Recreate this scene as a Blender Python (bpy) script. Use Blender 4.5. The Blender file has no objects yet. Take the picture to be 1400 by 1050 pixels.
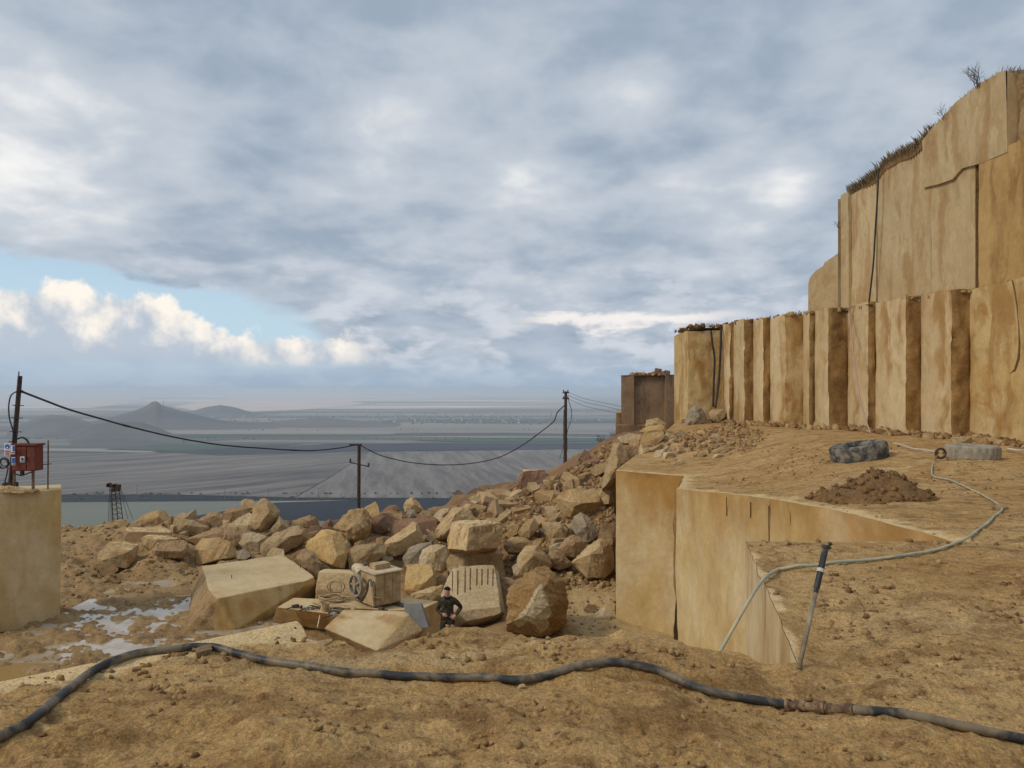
import bpy, bmesh, math, random
import numpy as np
from mathutils import Vector, Matrix
from mathutils.geometry import delaunay_2d_cdt
R = math.radians
scene = bpy.context.scene
C = scene.collection
# ------------------------------------------------------------------ camera
F, HZ, CZ = 1050.0, 532.0, 1.6            # focal length and horizon row in photo pixels, eye height
cam = bpy.data.cameras.new('camera'); cam_o = bpy.data.objects.new('camera', cam); C.objects.link(cam_o)
cam_o.location = (0, 0, CZ); cam_o.rotation_euler = (R(90), 0, 0)
cam.sensor_width = 36; cam.lens = 36*F/1400; cam.shift_y = (HZ-525)/1400
cam.clip_start = 0.05; cam.clip_end = 200000
scene.camera = cam_o
# ------------------------------------------------------------------ render settings
scene.render.engine = 'CYCLES'
cy = scene.cycles
cy.use_denoising = True
cy.max_bounces = 6; cy.diffuse_bounces = 2; cy.glossy_bounces = 2; cy.transmission_bounces = 2; cy.volume_bounces = 1
cy.caustics_reflective = False; cy.caustics_refractive = False
vs = scene.view_settings
vs.view_transform = 'Standard'; vs.look = 'None'; vs.gamma = 1; vs.use_curve_mapping = False
vs.exposure = 0.22
# ------------------------------------------------------------------ sun
SUN_AZ, SUN_EL = R(-113), R(40)           # azimuth from +Y towards +X
sd = Vector((math.sin(SUN_AZ)*math.cos(SUN_EL), math.cos(SUN_AZ)*math.cos(SUN_EL), math.sin(SUN_EL)))
sun = bpy.data.lights.new('sun', 'SUN'); sun_o = bpy.data.objects.new('sun', sun); C.objects.link(sun_o)
sun.energy = 1.5; sun.angle = R(14); sun.color = (1.0, 0.90, 0.74)
sun_o.rotation_euler = (-sd).to_track_quat('-Z', 'Y').to_euler(); sun_o.location = (-30, -10, 40)

# ------------------------------------------------------------------ node helper
class NT:
    def __init__(s, tree): s.t = tree; tree.nodes.clear()
    def n(s, typ, **kw):
        nd = s.t.nodes.new(typ)
        for k, v in kw.items(): setattr(nd, k, v)
        return nd
    def link(s, a, b): s.t.links.new(a, b)
    def put(s, sock, v):
        if isinstance(v, bpy.types.NodeSocket): s.link(v, sock)
        else:
            if hasattr(sock.default_value, '__len__') and not hasattr(v, '__len__'): v = [v]*len(sock.default_value)
            elif hasattr(sock.default_value, '__len__') and len(sock.default_value) == 4 and len(v) == 3: v = (*v, 1)
            sock.default_value = v
    def m(s, op, a, b=0.0, c=None, clamp=False):
        nd = s.n('ShaderNodeMath', operation=op, use_clamp=clamp)
        s.put(nd.inputs[0], a); s.put(nd.inputs[1], b)
        if c is not None: s.put(nd.inputs[2], c)
        return nd.outputs[0]
    def v(s, op, a, b=(0, 0, 0)):
        nd = s.n('ShaderNodeVectorMath', operation=op); s.put(nd.inputs[0], a)
        if op == 'SCALE': s.put(nd.inputs[3], b)
        else: s.put(nd.inputs[1], b)
        return nd.outputs['Value'] if op in ('DOT_PRODUCT', 'LENGTH') else nd.outputs[0]
    def comb(s, x, y, z):
        nd = s.n('ShaderNodeCombineXYZ')
        for i, q in enumerate((x, y, z)): s.put(nd.inputs[i], q)
        return nd.outputs[0]
    def sep(s, v):
        nd = s.n('ShaderNodeSeparateXYZ'); s.put(nd.inputs[0], v); return nd.outputs
    def noise(s, vec, scale, detail=4, rough=.55, dist=0.0, col=False):
        nd = s.n('ShaderNodeTexNoise'); s.put(nd.inputs['Vector'], vec)
        for k, q in (('Scale', scale), ('Detail', detail), ('Roughness', rough), ('Distortion', dist)): s.put(nd.inputs[k], q)
        return nd.outputs['Color' if col else 'Fac']
    def voro(s, vec, scale, feature='F1', out='Distance', rnd=1.0):
        nd = s.n('ShaderNodeTexVoronoi', feature=feature); s.put(nd.inputs['Vector'], vec); s.put(nd.inputs['Scale'], scale)
        s.put(nd.inputs['Randomness'], rnd)
        return nd.outputs[out]
    def ss(s, x, lo, hi, a=0.0, b=1.0):
        nd = s.n('ShaderNodeMapRange', interpolation_type='SMOOTHSTEP')
        for i, q in enumerate((x, lo, hi, a, b)): s.put(nd.inputs[i], q)
        return nd.outputs[0]
    def lin(s, x, lo, hi, a=0.0, b=1.0):
        nd = s.n('ShaderNodeMapRange'); nd.clamp = True
        for i, q in enumerate((x, lo, hi, a, b)): s.put(nd.inputs[i], q)
        return nd.outputs[0]
    def mix(s, f, a, b, mode='MIX'):
        nd = s.n('ShaderNodeMix', data_type='RGBA', blend_type=mode)
        s.put(nd.inputs[0], f); s.put(nd.inputs[6], a); s.put(nd.inputs[7], b)
        return nd.outputs[2]
    def bump(s, h, strength=.5, dist=.02, normal=None):
        nd = s.n('ShaderNodeBump'); s.put(nd.inputs['Height'], h); s.put(nd.inputs['Strength'], strength); s.put(nd.inputs['Distance'], dist)
        if normal is not None: s.link(normal, nd.inputs['Normal'])
        return nd.outputs[0]

# ------------------------------------------------------------------ world: clear sky behind a broken cloud deck
world = bpy.data.worlds.new('World'); scene.world = world; world.use_nodes = True
W = NT(world.node_tree)
sky = W.n('ShaderNodeTexSky', sky_type='NISHITA', sun_disc=False)
sky.sun_elevation = SUN_EL; sky.sun_rotation = SUN_AZ % (2*math.pi)
sky.air_density = 1.0; sky.dust_density = 1.5
dirv = W.n('ShaderNodeTexCoord').outputs['Generated']
dx, dy, dz = W.sep(dirv)
def wn(vec, scale, detail=4, rough=.55, dist=0.0):
    nd = W.n('ShaderNodeTexNoise', noise_dimensions='2D'); W.put(nd.inputs['Vector'], vec)
    for k_, q_ in (('Scale', scale), ('Detail', detail), ('Roughness', rough), ('Distortion', dist)): W.put(nd.inputs[k_], q_)
    return nd.outputs['Fac']
zc = W.m('MAXIMUM', dz, 0.0)
hor = W.m('SQRT', W.m('ADD', W.m('MULTIPLY', dx, dx), W.m('MULTIPLY', dy, dy)))
el = W.m('DIVIDE', dz, W.m('MAXIMUM', hor, .001))                 # tangent of elevation
az = W.m('DIVIDE', dx, W.m('MAXIMUM', dy, .05))
inv = W.m('DIVIDE', 1.0, W.m('ADD', zc, 0.12))
px_ = W.m('MULTIPLY', dx, inv); py_ = W.m('MULTIPLY', dy, inv)
deck = W.comb(px_, py_, 0.0)                                       # position on a flat cloud layer
inv2 = W.m('DIVIDE', 1.0, W.m('ADD', zc, 0.26)); deckT = W.comb(W.m('MULTIPLY', dx, inv2), W.m('MULTIPLY', dy, inv2), 0.0)
nA = wn(W.v('ADD', deckT, (1.7, .4, 0)), 1.5, 3, .5, .5)
nB = wn(W.v('ADD', deckT, (7.3, 2.1, 0)), 4.6, 5, .52, .1)
tone = W.m('ADD', W.m('MULTIPLY', nA, .46), W.m('MULTIPLY', nB, .54))
# thinner places in the deck
def spot(u, v, r, e):
    w = Vector((u-700, F, HZ-v)).normalized()
    d = W.v('LENGTH', W.v('MULTIPLY', W.v('SUBTRACT', dirv, tuple(w)), (1, 1, 1.3)))
    return W.ss(d, 0.0, r, e, 0.0)
sp = spot(0, 185, .26, .31)
for a in ((850, 128, .095, .22), (1072, 247, .07, .22), (500, 213, .13, .19), (590, 80, .13, .13), (1000, 288, .10, .16), (760, 262, .10, .08), (640, 190, .10, .07), (1180, 80, .16, .07)):
    sp = W.m('ADD', sp, spot(*a))
tone = W.m('ADD', tone, sp)
dcol = W.mix(W.ss(tone, .34, .62), (2.85, 3.50, 4.35), (4.5, 5.0, 5.65))
dcol = W.mix(W.ss(tone, .58, .90, 0, .95), dcol, (8.3, 8.2, 8.0))
# low on the sky the deck is seen edge on: pale streaks
stre = wn(W.comb(W.m('MULTIPLY', dx, 7.0), W.m('MULTIPLY', el, 17.0), 0.0), 1.7, 6, .58, .2)
lowb = W.ss(el, .05, .24, 1.0, 0.0)
dcol = W.mix(W.m('MULTIPLY', W.ss(stre, .46, .66), W.m('MULTIPLY', lowb, .65)), dcol, (6.3, 6.5, 7.0))
dcol = W.mix(W.m('MULTIPLY', W.m('MULTIPLY', W.ss(stre, .50, .33), lowb), .5), dcol, (3.7, 4.3, 5.2))
bank_y = W.m('ABSOLUTE', W.m('SUBTRACT', W.m('ADD', el, W.m('MULTIPLY', W.m('SUBTRACT', stre, .5), .05)), .086))
bank = W.m('MULTIPLY', W.ss(bank_y, .002, .014, 1, 0), W.m('MULTIPLY', W.ss(dx, -.02, .06), W.ss(dx, .34, .20)))
dcol = W.mix(W.m('MULTIPLY', bank, .8), dcol, (8.9, 8.3, 7.8))
# gap of clear sky at the left behind the deck's edge
jit = W.m('ADD', W.m('MULTIPLY', W.m('SUBTRACT', nB, .5), .9), W.m('MULTIPLY', W.m('SUBTRACT', nA, .5), .5))
gap = W.m('MULTIPLY', W.ss(W.m('ADD', px_, W.m('MULTIPLY', jit, .7)), -1.15, -1.42), W.ss(W.m('ADD', W.m('SUBTRACT', py_, W.m('MULTIPLY', px_, 1.65)), jit), 6.15, 6.5))
clear = W.mix(W.ss(el, .22, .05, .35, .75), W.v('SCALE', sky.outputs[0], 1.15), (4.6, 6.3, 7.7))
col = W.mix(gap, dcol, clear)
# cumulus bank standing in the gap
ce = W.comb(az, W.m('MULTIPLY', el, 1.25), 0.0)
c1 = wn(W.v('ADD', ce, (3.37, 0, 0)), 7.0, 2, .5); c2 = wn(ce, 17, 6, .58, .0)
prof = W.m('ADD', W.m('MULTIPLY', W.ss(az, -.32, -.50), .045), .069)
prof = W.m('ADD', prof, W.m('MULTIPLY', W.m('SUBTRACT', c1, .5), .03))
top = W.m('ADD', prof, W.m('MULTIPLY', W.m('SUBTRACT', c2, .5), .06))
cum = W.m('MULTIPLY', W.ss(W.m('SUBTRACT', top, el), -.004, .009), W.ss(el, .022, .036))
cum = W.m('MULTIPLY', cum, W.m('MULTIPLY', W.ss(az, -.14, -.23), W.ss(dy, .1, .3)))
lit = W.m('ADD', W.lin(W.m('SUBTRACT', prof, el), .055, -.015), W.m('MULTIPLY', W.m('SUBTRACT', c2, .5), 2.4))
ccol = W.mix(W.ss(lit, .0, 1.0), (4.3, 4.9, 5.7), (8.7, 8.1, 7.3))
col = W.mix(cum, col, ccol)
# bluish murk close to the horizon and below
murk = W.ss(el, .055, .006)
col = W.mix(murk, col, W.mix(W.ss(stre, .35, .65), (3.1, 4.0, 5.1), (3.8, 4.6, 5.55)))
bg = W.n('ShaderNodeBackground'); W.put(bg.inputs['Color'], col); bg.inputs['Strength'].default_value = 0.1
world.cycles.sampling_method = 'MANUAL'; world.cycles.sample_map_resolution = 256
wo = W.n('ShaderNodeOutputWorld'); W.link(bg.outputs[0], wo.inputs['Surface'])

# ------------------------------------------------------------------ numeric noise
def _h(ix, iy, iz, s):
    n = (ix*374761393 + iy*668265263 + iz*2147483647 + s*974634777) & 0xffffffff
    n = ((n ^ (n >> 13))*1274126177) & 0xffffffff
    n = ((n ^ (n >> 16))*2246822519) & 0xffffffff
    return ((n ^ (n >> 15)) & 0xffffff)/float(0xffffff)
def vnoise(p, s=0):
    i = np.floor(p).astype(np.int64); f = p-i; f = f*f*f*(f*(f*6-15)+10)
    x, y, z = i[..., 0], i[..., 1], i[..., 2]; r = 0
    for a in (0, 1):
        for b in (0, 1):
            for c in (0, 1):
                w = (f[..., 0] if a else 1-f[..., 0])*(f[..., 1] if b else 1-f[..., 1])*(f[..., 2] if c else 1-f[..., 2])
                r = r + w*_h(x+a, y+b, z+c, s)
    return r*2-1
def fbm(p, o=4, g=.5, s=0):
    a, r = 1.0, 0
    for k in range(o):
        r = r + a*vnoise(p*(2.03**k)+k*17.3, s+k); a *= g
    return r
def P3(x, y, z=0.0):
    x = np.asarray(x, float); y = np.asarray(y, float)
    return np.stack([x, y, np.zeros_like(x)+z], -1)
def sst(x, a, b):
    t = np.clip((np.asarray(x, float)-a)/(b-a), 0, 1); return t*t*(3-2*t)
def pix(u, v, d): return Vector(((u-700)/F*d, d, CZ-(v-HZ)/F*d))

# ------------------------------------------------------------------ object helpers
def link(o, parent=None):
    C.objects.link(o)
    if parent is not None: o.parent = parent
    return o
def tag(o, label=None, cat=None, group=None, kind=None):
    for k, q in (('label', label), ('category', cat), ('group', group), ('kind', kind)):
        if q: o[k] = q
    return o
def empty(name, loc, label=None, cat=None, group=None, rz=0.0):
    o = link(bpy.data.objects.new(name, None)); o.location = loc; o.rotation_euler.z = rz; o.empty_display_size = .2
    return tag(o, label, cat, group)
def mesh_obj(name, verts, faces, mats, parent=None, smooth=None, origin=None, midx=None):
    me = bpy.data.meshes.new(name)
    if origin is not None: verts = [(v[0]-origin[0], v[1]-origin[1], v[2]-origin[2]) for v in verts]
    me.from_pydata([tuple(v) for v in verts], [], faces)
    for m_ in (mats if isinstance(mats, (list, tuple)) else [mats]): me.materials.append(m_)
    if midx is not None: me.polygons.foreach_set('material_index', midx)
    finish(me, smooth)
    o = bpy.data.objects.new(name, me); link(o, parent)
    if origin is not None: o.location = origin
    return o
def finish(me, smooth):
    if smooth is not None:
        me.polygons.foreach_set('use_smooth', [True]*len(me.polygons))
        if smooth < 3: me.set_sharp_from_angle(angle=smooth)
    me.update()
def bm_obj(name, bm, mats, parent=None, smooth=None, loc=None):
    me = bpy.data.meshes.new(name); bm.to_mesh(me); bm.free()
    for m_ in (mats if isinstance(mats, (list, tuple)) else [mats]): me.materials.append(m_)
    finish(me, smooth)
    o = bpy.data.objects.new(name, me); link(o, parent)
    if loc is not None: o.location = loc
    return o
def box(bm, c, s, rot=None, bev=0.0, taper=1.0):
    M = Matrix.Translation(c) @ (rot.to_4x4() if rot is not None else Matrix()) @ Matrix.Diagonal((*s, 1))
    g = bmesh.ops.create_cube(bm, size=1, matrix=Matrix())['verts']
    for q in g:
        if q.co.z > 0: q.co.x *= taper; q.co.y *= taper
        q.co = M @ q.co
    if bev > 0:
        es = list({e for q in g for e in q.link_edges})
        bmesh.ops.bevel(bm, geom=es, offset=bev, segments=2, affect='EDGES')
    return g
def tube(bm, pts, r, n=10, cap=True):
    pts = [Vector(p) for p in pts]; rs = r if hasattr(r, '__len__') else [r]*len(pts)
    rings = []; up = Vector((0, 0, 1)); prev = None
    for i, p in enumerate(pts):
        t = (pts[min(i+1, len(pts)-1)]-pts[max(i-1, 0)]).normalized()
        if prev is None:
            a = t.cross(up if abs(t.z) < .95 else Vector((1, 0, 0))).normalized()
        else: a = (prev - t*prev.dot(t)).normalized()
        prev = a; b = t.cross(a)
        rings.append([bm.verts.new(p + (a*math.cos(2*math.pi*k/n)+b*math.sin(2*math.pi*k/n))*rs[i]) for k in range(n)])
    for i in range(len(rings)-1):
        for k in range(n):
            bm.faces.new((rings[i][k], rings[i][(k+1) % n], rings[i+1][(k+1) % n], rings[i+1][k]))
    if cap:
        bm.faces.new(rings[0][::-1]); bm.faces.new(rings[-1])
def smooth_path(pts, n=8):
    pts = [Vector(p) for p in pts]; out = []
    for i in range(len(pts)-1):
        p0, p1, p2, p3 = pts[max(i-1, 0)], pts[i], pts[i+1], pts[min(i+2, len(pts)-1)]
        for k in range(n):
            t = k/n
            out.append(.5*((2*p1)+(p2-p0)*t+(2*p0-5*p1+4*p2-p3)*t*t+(3*p1-p0-3*p2+p3)*t**3))
    out.append(pts[-1]); return out

# ------------------------------------------------------------------ materials
def principled(name):
    m_ = bpy.data.materials.new(name); m_.use_nodes = True; t = NT(m_.node_tree)
    b = t.n('ShaderNodeBsdfPrincipled'); o = t.n('ShaderNodeOutputMaterial'); t.link(b.outputs[0], o.inputs[0])
    b.inputs['Roughness'].default_value = .9; b.inputs['Specular IOR Level'].default_value = .2
    return m_, t, b
def rock_mat(name, base, alt, stain, stain_amt=.5, scale=1.0, bump=.6, streak=0.0, streak_col=None, patch=None, rnd=.18, fine=1.0, ztop=None, attr=None):
    m_, t, b = principled(name)
    obj = t.n('ShaderNodeTexCoord').outputs['Object']
    rn = t.n('ShaderNodeObjectInfo').outputs['Random']
    vec = t.v('ADD', obj, t.comb(t.m('MULTIPLY', rn, 37.0), t.m('MULTIPLY', rn, 91.0), t.m('MULTIPLY', rn, 53.0)))
    n1 = t.noise(vec, .9*scale, 6, .6, .3); n2 = t.noise(t.v('ADD', vec, (9, 4, 2)), 2.3*scale, 7, .62, .5)
    n3 = t.noise(vec, 14*scale, 6, .65); n4 = t.noise(vec, 60*scale, 3, .6)
    c = t.mix(t.ss(n1, .35, .65), base, alt)
    c = t.mix(t.m('MULTIPLY', t.ss(n2, .50, .68), stain_amt), c, stain)
    if patch: c = t.mix(t.ss(t.noise(t.v('ADD', vec, (31, 3, 8)), .8*scale, 4, .5), .56, .62), c, patch)
    if streak > 0:
        sv = t.v('MULTIPLY', t.v('ADD', vec, t.v('SCALE', t.noise(vec, .8, 3, .5, 0, True), .7)), (1, 1, .26))
        s1 = t.noise(sv, 1.15, 6, .6, .5); s2 = t.noise(t.v('ADD', sv, (5, 5, 1)), .8, 4, .55, .3)
        c = t.mix(t.m('MULTIPLY', t.m('MULTIPLY', t.ss(s1, .45, .60), t.ss(s2, .38, .58)), streak), c, streak_col)
    if streak > 0:
        sl = t.noise(t.v('MULTIPLY', vec, (1, 1, .6)), 3.2, 6, .6, .4); kk = t.lin(sl, .3, .7, .90, 1.08); c = t.mix(1.0, c, t.comb(kk, kk, kk), 'MULTIPLY')
    if attr:
        av = t.n('ShaderNodeAttribute', attribute_name='fresh').outputs['Fac']
        c = t.mix(t.ss(t.m('ADD', av, t.m('MULTIPLY', t.m('SUBTRACT', n2, .5), 1.2)), .35, .6), c, attr)
    if ztop:      # iron stain soaked down from the old surface
        zz_ = t.m('ADD', t.sep(obj)[2], t.m('MULTIPLY', t.m('SUBTRACT', t.noise(t.v('MULTIPLY', vec, (1, 1, .35)), 1.1, 5, .6, .4), .5), 3.2))
        c = t.mix(t.m('MULTIPLY', t.ss(zz_, ztop[0], ztop[1]), t.ss(n2, .25, .6, .5, .95)), c, ztop[2])
    k = t.m('MULTIPLY', t.lin(n3, .28, .72, 1-.34*fine, 1+.24*fine), t.lin(n4, .25, .75, 1-.24*fine, 1+.18*fine))
    k = t.m('MULTIPLY', k, t.lin(t.noise(vec, 150*scale, 2, .6), .3, .7, 1-.22*fine, 1+.18*fine))
    k = t.m('MULTIPLY', k, t.lin(rn, 0, 1, 1-rnd, 1+rnd))
    c = t.mix(1.0, c, t.comb(k, k, k), 'MULTIPLY')
    t.put(b.inputs['Base Color'], c)
    h = t.m('ADD', t.m('MULTIPLY', n2, .5), t.m('ADD', t.m('MULTIPLY', n3, .28), t.m('MULTIPLY', n4, .06)))
    t.put(b.inputs['Normal'], t.bump(h, bump, .12/scale))
    return m_
OCH = (.30, .155, .048); TAN = (.48, .315, .130); CREAM = (.62, .475, .275); BROWN = (.23, .125, .050); PURP = (.24, .145, .092); GREY = (.33, .275, .20); YEL = (.52, .335, .125); PALE = (.60, .475, .305)
MR = {
 'tan': rock_mat('rock_tan', (.51, .37, .20), (.42, .28, .135), BROWN, .55),
 'yellow': rock_mat('rock_yellow', (.55, .385, .175), (.51, .33, .13), OCH, .35, bump=.5),
 'orange': rock_mat('rock_orange', (.46, .285, .115), (.52, .36, .18), OCH, .45),
 'brown': rock_mat('rock_brown', (.32, .20, .10), (.39, .26, .14), (.16, .095, .05), .6),
 'purple': rock_mat('rock_purple', PURP, (.29, .165, .10), (.15, .09, .06), .5),
 'grey': rock_mat('rock_grey', GREY, (.42, .33, .215), (.22, .155, .09), .6),
 'pale': rock_mat('rock_pale', (.58, .46, .29), (.50, .36, .19), (.36, .24, .12), .4, bump=.4),
 'rough': rock_mat('rock_rough', (.40, .255, .12), (.49, .335, .17), BROWN, .7, bump=1.0),
 'patch': rock_mat('rock_patched', (.33, .19, .07), (.40, .25, .105), BROWN, .7, bump=.8, attr=(.55, .435, .26)),
}
M_SAWN = rock_mat('sawn_stone', CREAM, (.57, .42, .225), (.46, .275, .09), .6, .45, .16, .85, (.35, .18, .052), rnd=.06, fine=.22)
M_SAWN2 = rock_mat('sawn_stone_ochre', (.53, .36, .145), (.59, .43, .21), (.42, .215, .055), .7, .55, .28, .75, (.34, .17, .045), rnd=.05, fine=.3)
M_SAWNR = rock_mat('sawn_stone_reddish', (.30, .185, .10), (.33, .215, .125), (.19, .11, .06), .5, .5, .25, .7, (.13, .08, .05), rnd=.05, fine=.6)
M_SAWNU = rock_mat('sawn_stone_upper', (.55, .415, .235), (.50, .36, .19), (.42, .265, .125), .55, .4, .16, .6, (.35, .19, .07), rnd=.05, fine=.25)
M_SAWNS = rock_mat('sawn_stone_streaked', (.50, .325, .13), (.45, .28, .105), (.37, .205, .07), .5, .45, .24, .95, (.29, .15, .05), rnd=.05, fine=.3)
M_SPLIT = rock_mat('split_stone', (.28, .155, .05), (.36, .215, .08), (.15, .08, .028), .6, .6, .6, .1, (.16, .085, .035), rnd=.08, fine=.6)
M_BENCH = rock_mat('sawn_bench_stone', (.64, .50, .29), (.57, .40, .17), (.49, .31, .115), .4, .5, .22, .35, (.40, .225, .075), rnd=.03, fine=.24, ztop=(2.6, 4.6, (.40, .205, .052)))
M_BENCHB = rock_mat('sawn_bench_stone_clean', (.64, .50, .29), (.57, .405, .175), (.50, .325, .125), .35, .5, .22, .35, (.42, .245, .085), rnd=.03, fine=.24, ztop=(3.7, 5.9, (.42, .225, .065)))
M_TOP = rock_mat('dusty_top', (.61, .465, .265), (.56, .41, .215), (.44, .29, .13), .45, .7, .25, rnd=.05, fine=.4)

def flat_mat(name, col, rough=.6, metal=0.0, spec=.4, var=.25, nscale=8.0, dust=None, dust_amt=.5, bump=0.0):
    m_, t, b = principled(name)
    obj = t.n('ShaderNodeTexCoord').outputs['Object']
    n = t.noise(obj, nscale, 5, .6, .2)
    k = t.lin(n, .25, .75, 1-var, 1+var)
    c = t.mix(1.0, (*col, 1), t.comb(k, k, k), 'MULTIPLY')
    if dust is not None:
        c = t.mix(t.m('MULTIPLY', t.ss(t.noise(t.v('ADD', obj, (3, 1, 7)), nscale*.6, 6, .65, .4), .42, .62), dust_amt), c, dust)
    t.put(b.inputs['Base Color'], c)
    t.put(b.inputs['Roughness'], rough); t.put(b.inputs['Metallic'], metal); t.put(b.inputs['Specular IOR Level'], spec)
    if bump: t.put(b.inputs['Normal'], t.bump(n, bump, .01))
    return m_
DUST = (.46, .34, .19)
M_STEEL_D = flat_mat('rusty_dark_steel', (.055, .04, .032), .75, .2, .3, .5, 12, (.12, .06, .035), .6)
M_RUST = flat_mat('rusty_red_paint', (.20, .045, .028), .75, 0, .25, .45, 9, (.10, .05, .03), .7)
M_RUSTP = flat_mat('rusty_pipe', (.11, .06, .04), .8, .1, .3, .4, 30, DUST, .5)
M_RUBBER = flat_mat('black_hose_rubber', (.022, .023, .025), .55, 0, .45, .4, 7, DUST, .42, .15)
M_RUBBER2 = flat_mat('dusty_black_rubber', (.05, .05, .048), .85, 0, .25, .5, 7, (.27, .235, .18), .85, .4)
M_TYRE_P = flat_mat('dusty_grey_tyre', (.26, .235, .185), .85, 0, .25, .4, 6, (.37, .31, .22), .85, .4)
M_CABLE = flat_mat('black_cable', (.018, .018, .02), .5)
M_GREENH = flat_mat('green_hose', (.33, .345, .25), .6, 0, .35, .2, 3, (.54, .46, .30), .85)
M_WHITEH = flat_mat('white_hose', (.52, .49, .42), .6, 0, .35, .2, 6, DUST, .5)
M_GALV = flat_mat('galvanised_sheet', (.46, .48, .50), .42, .75, .5, .2, 5, DUST, .35)
M_MACH = flat_mat('dusty_machine_paint', (.46, .345, .20), .85, 0, .25, .15, 6, (.32, .18, .07), .75)
M_MACHP = flat_mat('dusty_machine_lid', (.58, .48, .33), .9, 0, .2, .15, 8, (.40, .26, .12), .5)
M_WHEEL = flat_mat('dusty_cast_wheel', (.34, .30, .25), .7, .3, .3, .25, 14, DUST, .6)
M_BELT = flat_mat('dark_belt', (.06, .048, .035), .8, 0, .3, .3, 20, DUST, .35)
M_WHITE = flat_mat('white_sign', (.75, .75, .74), .5, 0, .4, .08)
M_BLUE = flat_mat('blue_sign', (.03, .12, .42), .5, 0, .4, .1)
M_REDP = flat_mat('red_print', (.55, .10, .07), .5, 0, .4, .1)
M_BLACKP = flat_mat('black_print', (.02, .02, .02), .6)
M_WOOD = flat_mat('weathered_wood', (.085, .058, .042), .9, 0, .2, .45, 25)
M_ROPE = flat_mat('pink_cord', (.40, .29, .25), .8, 0, .2, .2)

# ================================================================== GROUND
def jitter_line(p, q, amp, step, seed):
    p, q = np.array(p, float), np.array(q, float); L = np.linalg.norm(q-p); n = max(1, int(L/step))
    nrm = np.array([-(q-p)[1], (q-p)[0]])/max(L, 1e-6); out = []
    for k in range(n):
        t = k/n; w = p+(q-p)*t
        out.append(w + nrm*amp*float(fbm(P3([w[0]*3], [w[1]*3], seed), 3)[0])*(min(t, 1-t)*4 if min(t, 1-t) < .25 else 1))
    return out
def gp(u, v): d = CZ*F/(v-HZ); return ((u-700)/F*d, d)      # photo pixel on the flat ground
e1, e2, e3 = gp(1090, 906), gp(1020, 740), gp(1304, 741)
e4, e5, e6, e7 = (4.19, 12.5), (3.64, 17.0), (4.98, 22.2), (3.22, 23.8)
A_FRONT = [(22, -3), (22, 42), (9.2, 42), (7.4, 36), (4.9, 30)]
CH = [  # corners with (amp, step) of the edge leading to the next one
 (e7, .05, .08), (e6, .05, .25), (e5, .07, .07), (e4, .05, .06), (e3, .03, .06), (e2, .02, .04), (e1, .03, .05)]
fe = [gp(1040, 898), gp(990, 891), gp(940, 886), gp(905, 881), gp(880, 873), gp(850, 868), gp(800, 871), gp(740, 869), gp(690, 858), gp(640, 853), gp(612, 854), gp(590, 860), gp(560, 873), gp(522, 889), gp(495, 884), gp(470, 869), gp(440, 863), gp(405, 849)]
EDGE = []
for i, (p, amp, st) in enumerate(CH):
    q = CH[i+1][0] if i+1 < len(CH) else fe[0]
    EDGE += jitter_line(p, q, amp, st, i)
for i in range(len(fe)-1): EDGE += jitter_line(fe[i], fe[i+1], .035, .04, 20+i)
EDGE += jitter_line(fe[-1], gp(0, 932), .008, .05, 60)
EDGE += jitter_line(gp(0, 932), (-4.6, 2.7), .01, .1, 61)
OUT = A_FRONT + [tuple(p) for p in EDGE] + [(-4.6, 2.7), (-7, 0), (-7, -3)]
POLY = np.array(OUT, float)
def inside(x, y, poly=POLY):
    x = np.asarray(x, float); y = np.asarray(y, float); r = np.zeros(x.shape, bool); j = len(poly)-1
    for i in range(len(poly)):
        xi, yi = poly[i]; xj, yj = poly[j]
        r ^= ((yi > y) != (yj > y)) & (x < (xj-xi)*(y-yi)/(yj-yi+1e-12)+xi); j = i
    return r
def edge_dist(x, y, pts):
    pts = np.asarray(pts, float); a, b = pts[:-1], pts[1:]; out = np.full(x.shape, 1e9)
    for p, q in zip(a, b):
        d = q-p; t = np.clip(((x-p[0])*d[0]+(y-p[1])*d[1])/(d@d+1e-12), 0, 1)
        out = np.minimum(out, np.hypot(x-p[0]-t*d[0], y-p[1]-t*d[1]))
    return out
def ground_base(x, y):
    return -.92*sst(y, 8.5, 22.5)*sst(x, 10.5, 4.5)*sst(y, 40, 30)
def ground_h(x, y):
    x = np.asarray(x, float); y = np.asarray(y, float)
    z = ground_base(x, y)
    near = 1/(1+np.hypot(x, y)/9)
    z = z + .045*fbm(P3(x*.55, y*.55, 3), 3)+.065*near*np.maximum(fbm(P3(x*1.7+.5*y, y*2.8-.4*x, 7), 5, .58)-.10, -.38)
    trk = fbm(P3(x*.45+.3*y, y*2.1-.2*x, 11), 3); z = z + .035*near*np.minimum(trk, .35)
    z = z + .020*near*fbm(P3(x*9, y*12, 2), 3) + .014*near*np.abs(fbm(P3(x*15, y*20, 5), 3))
    return z
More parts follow.
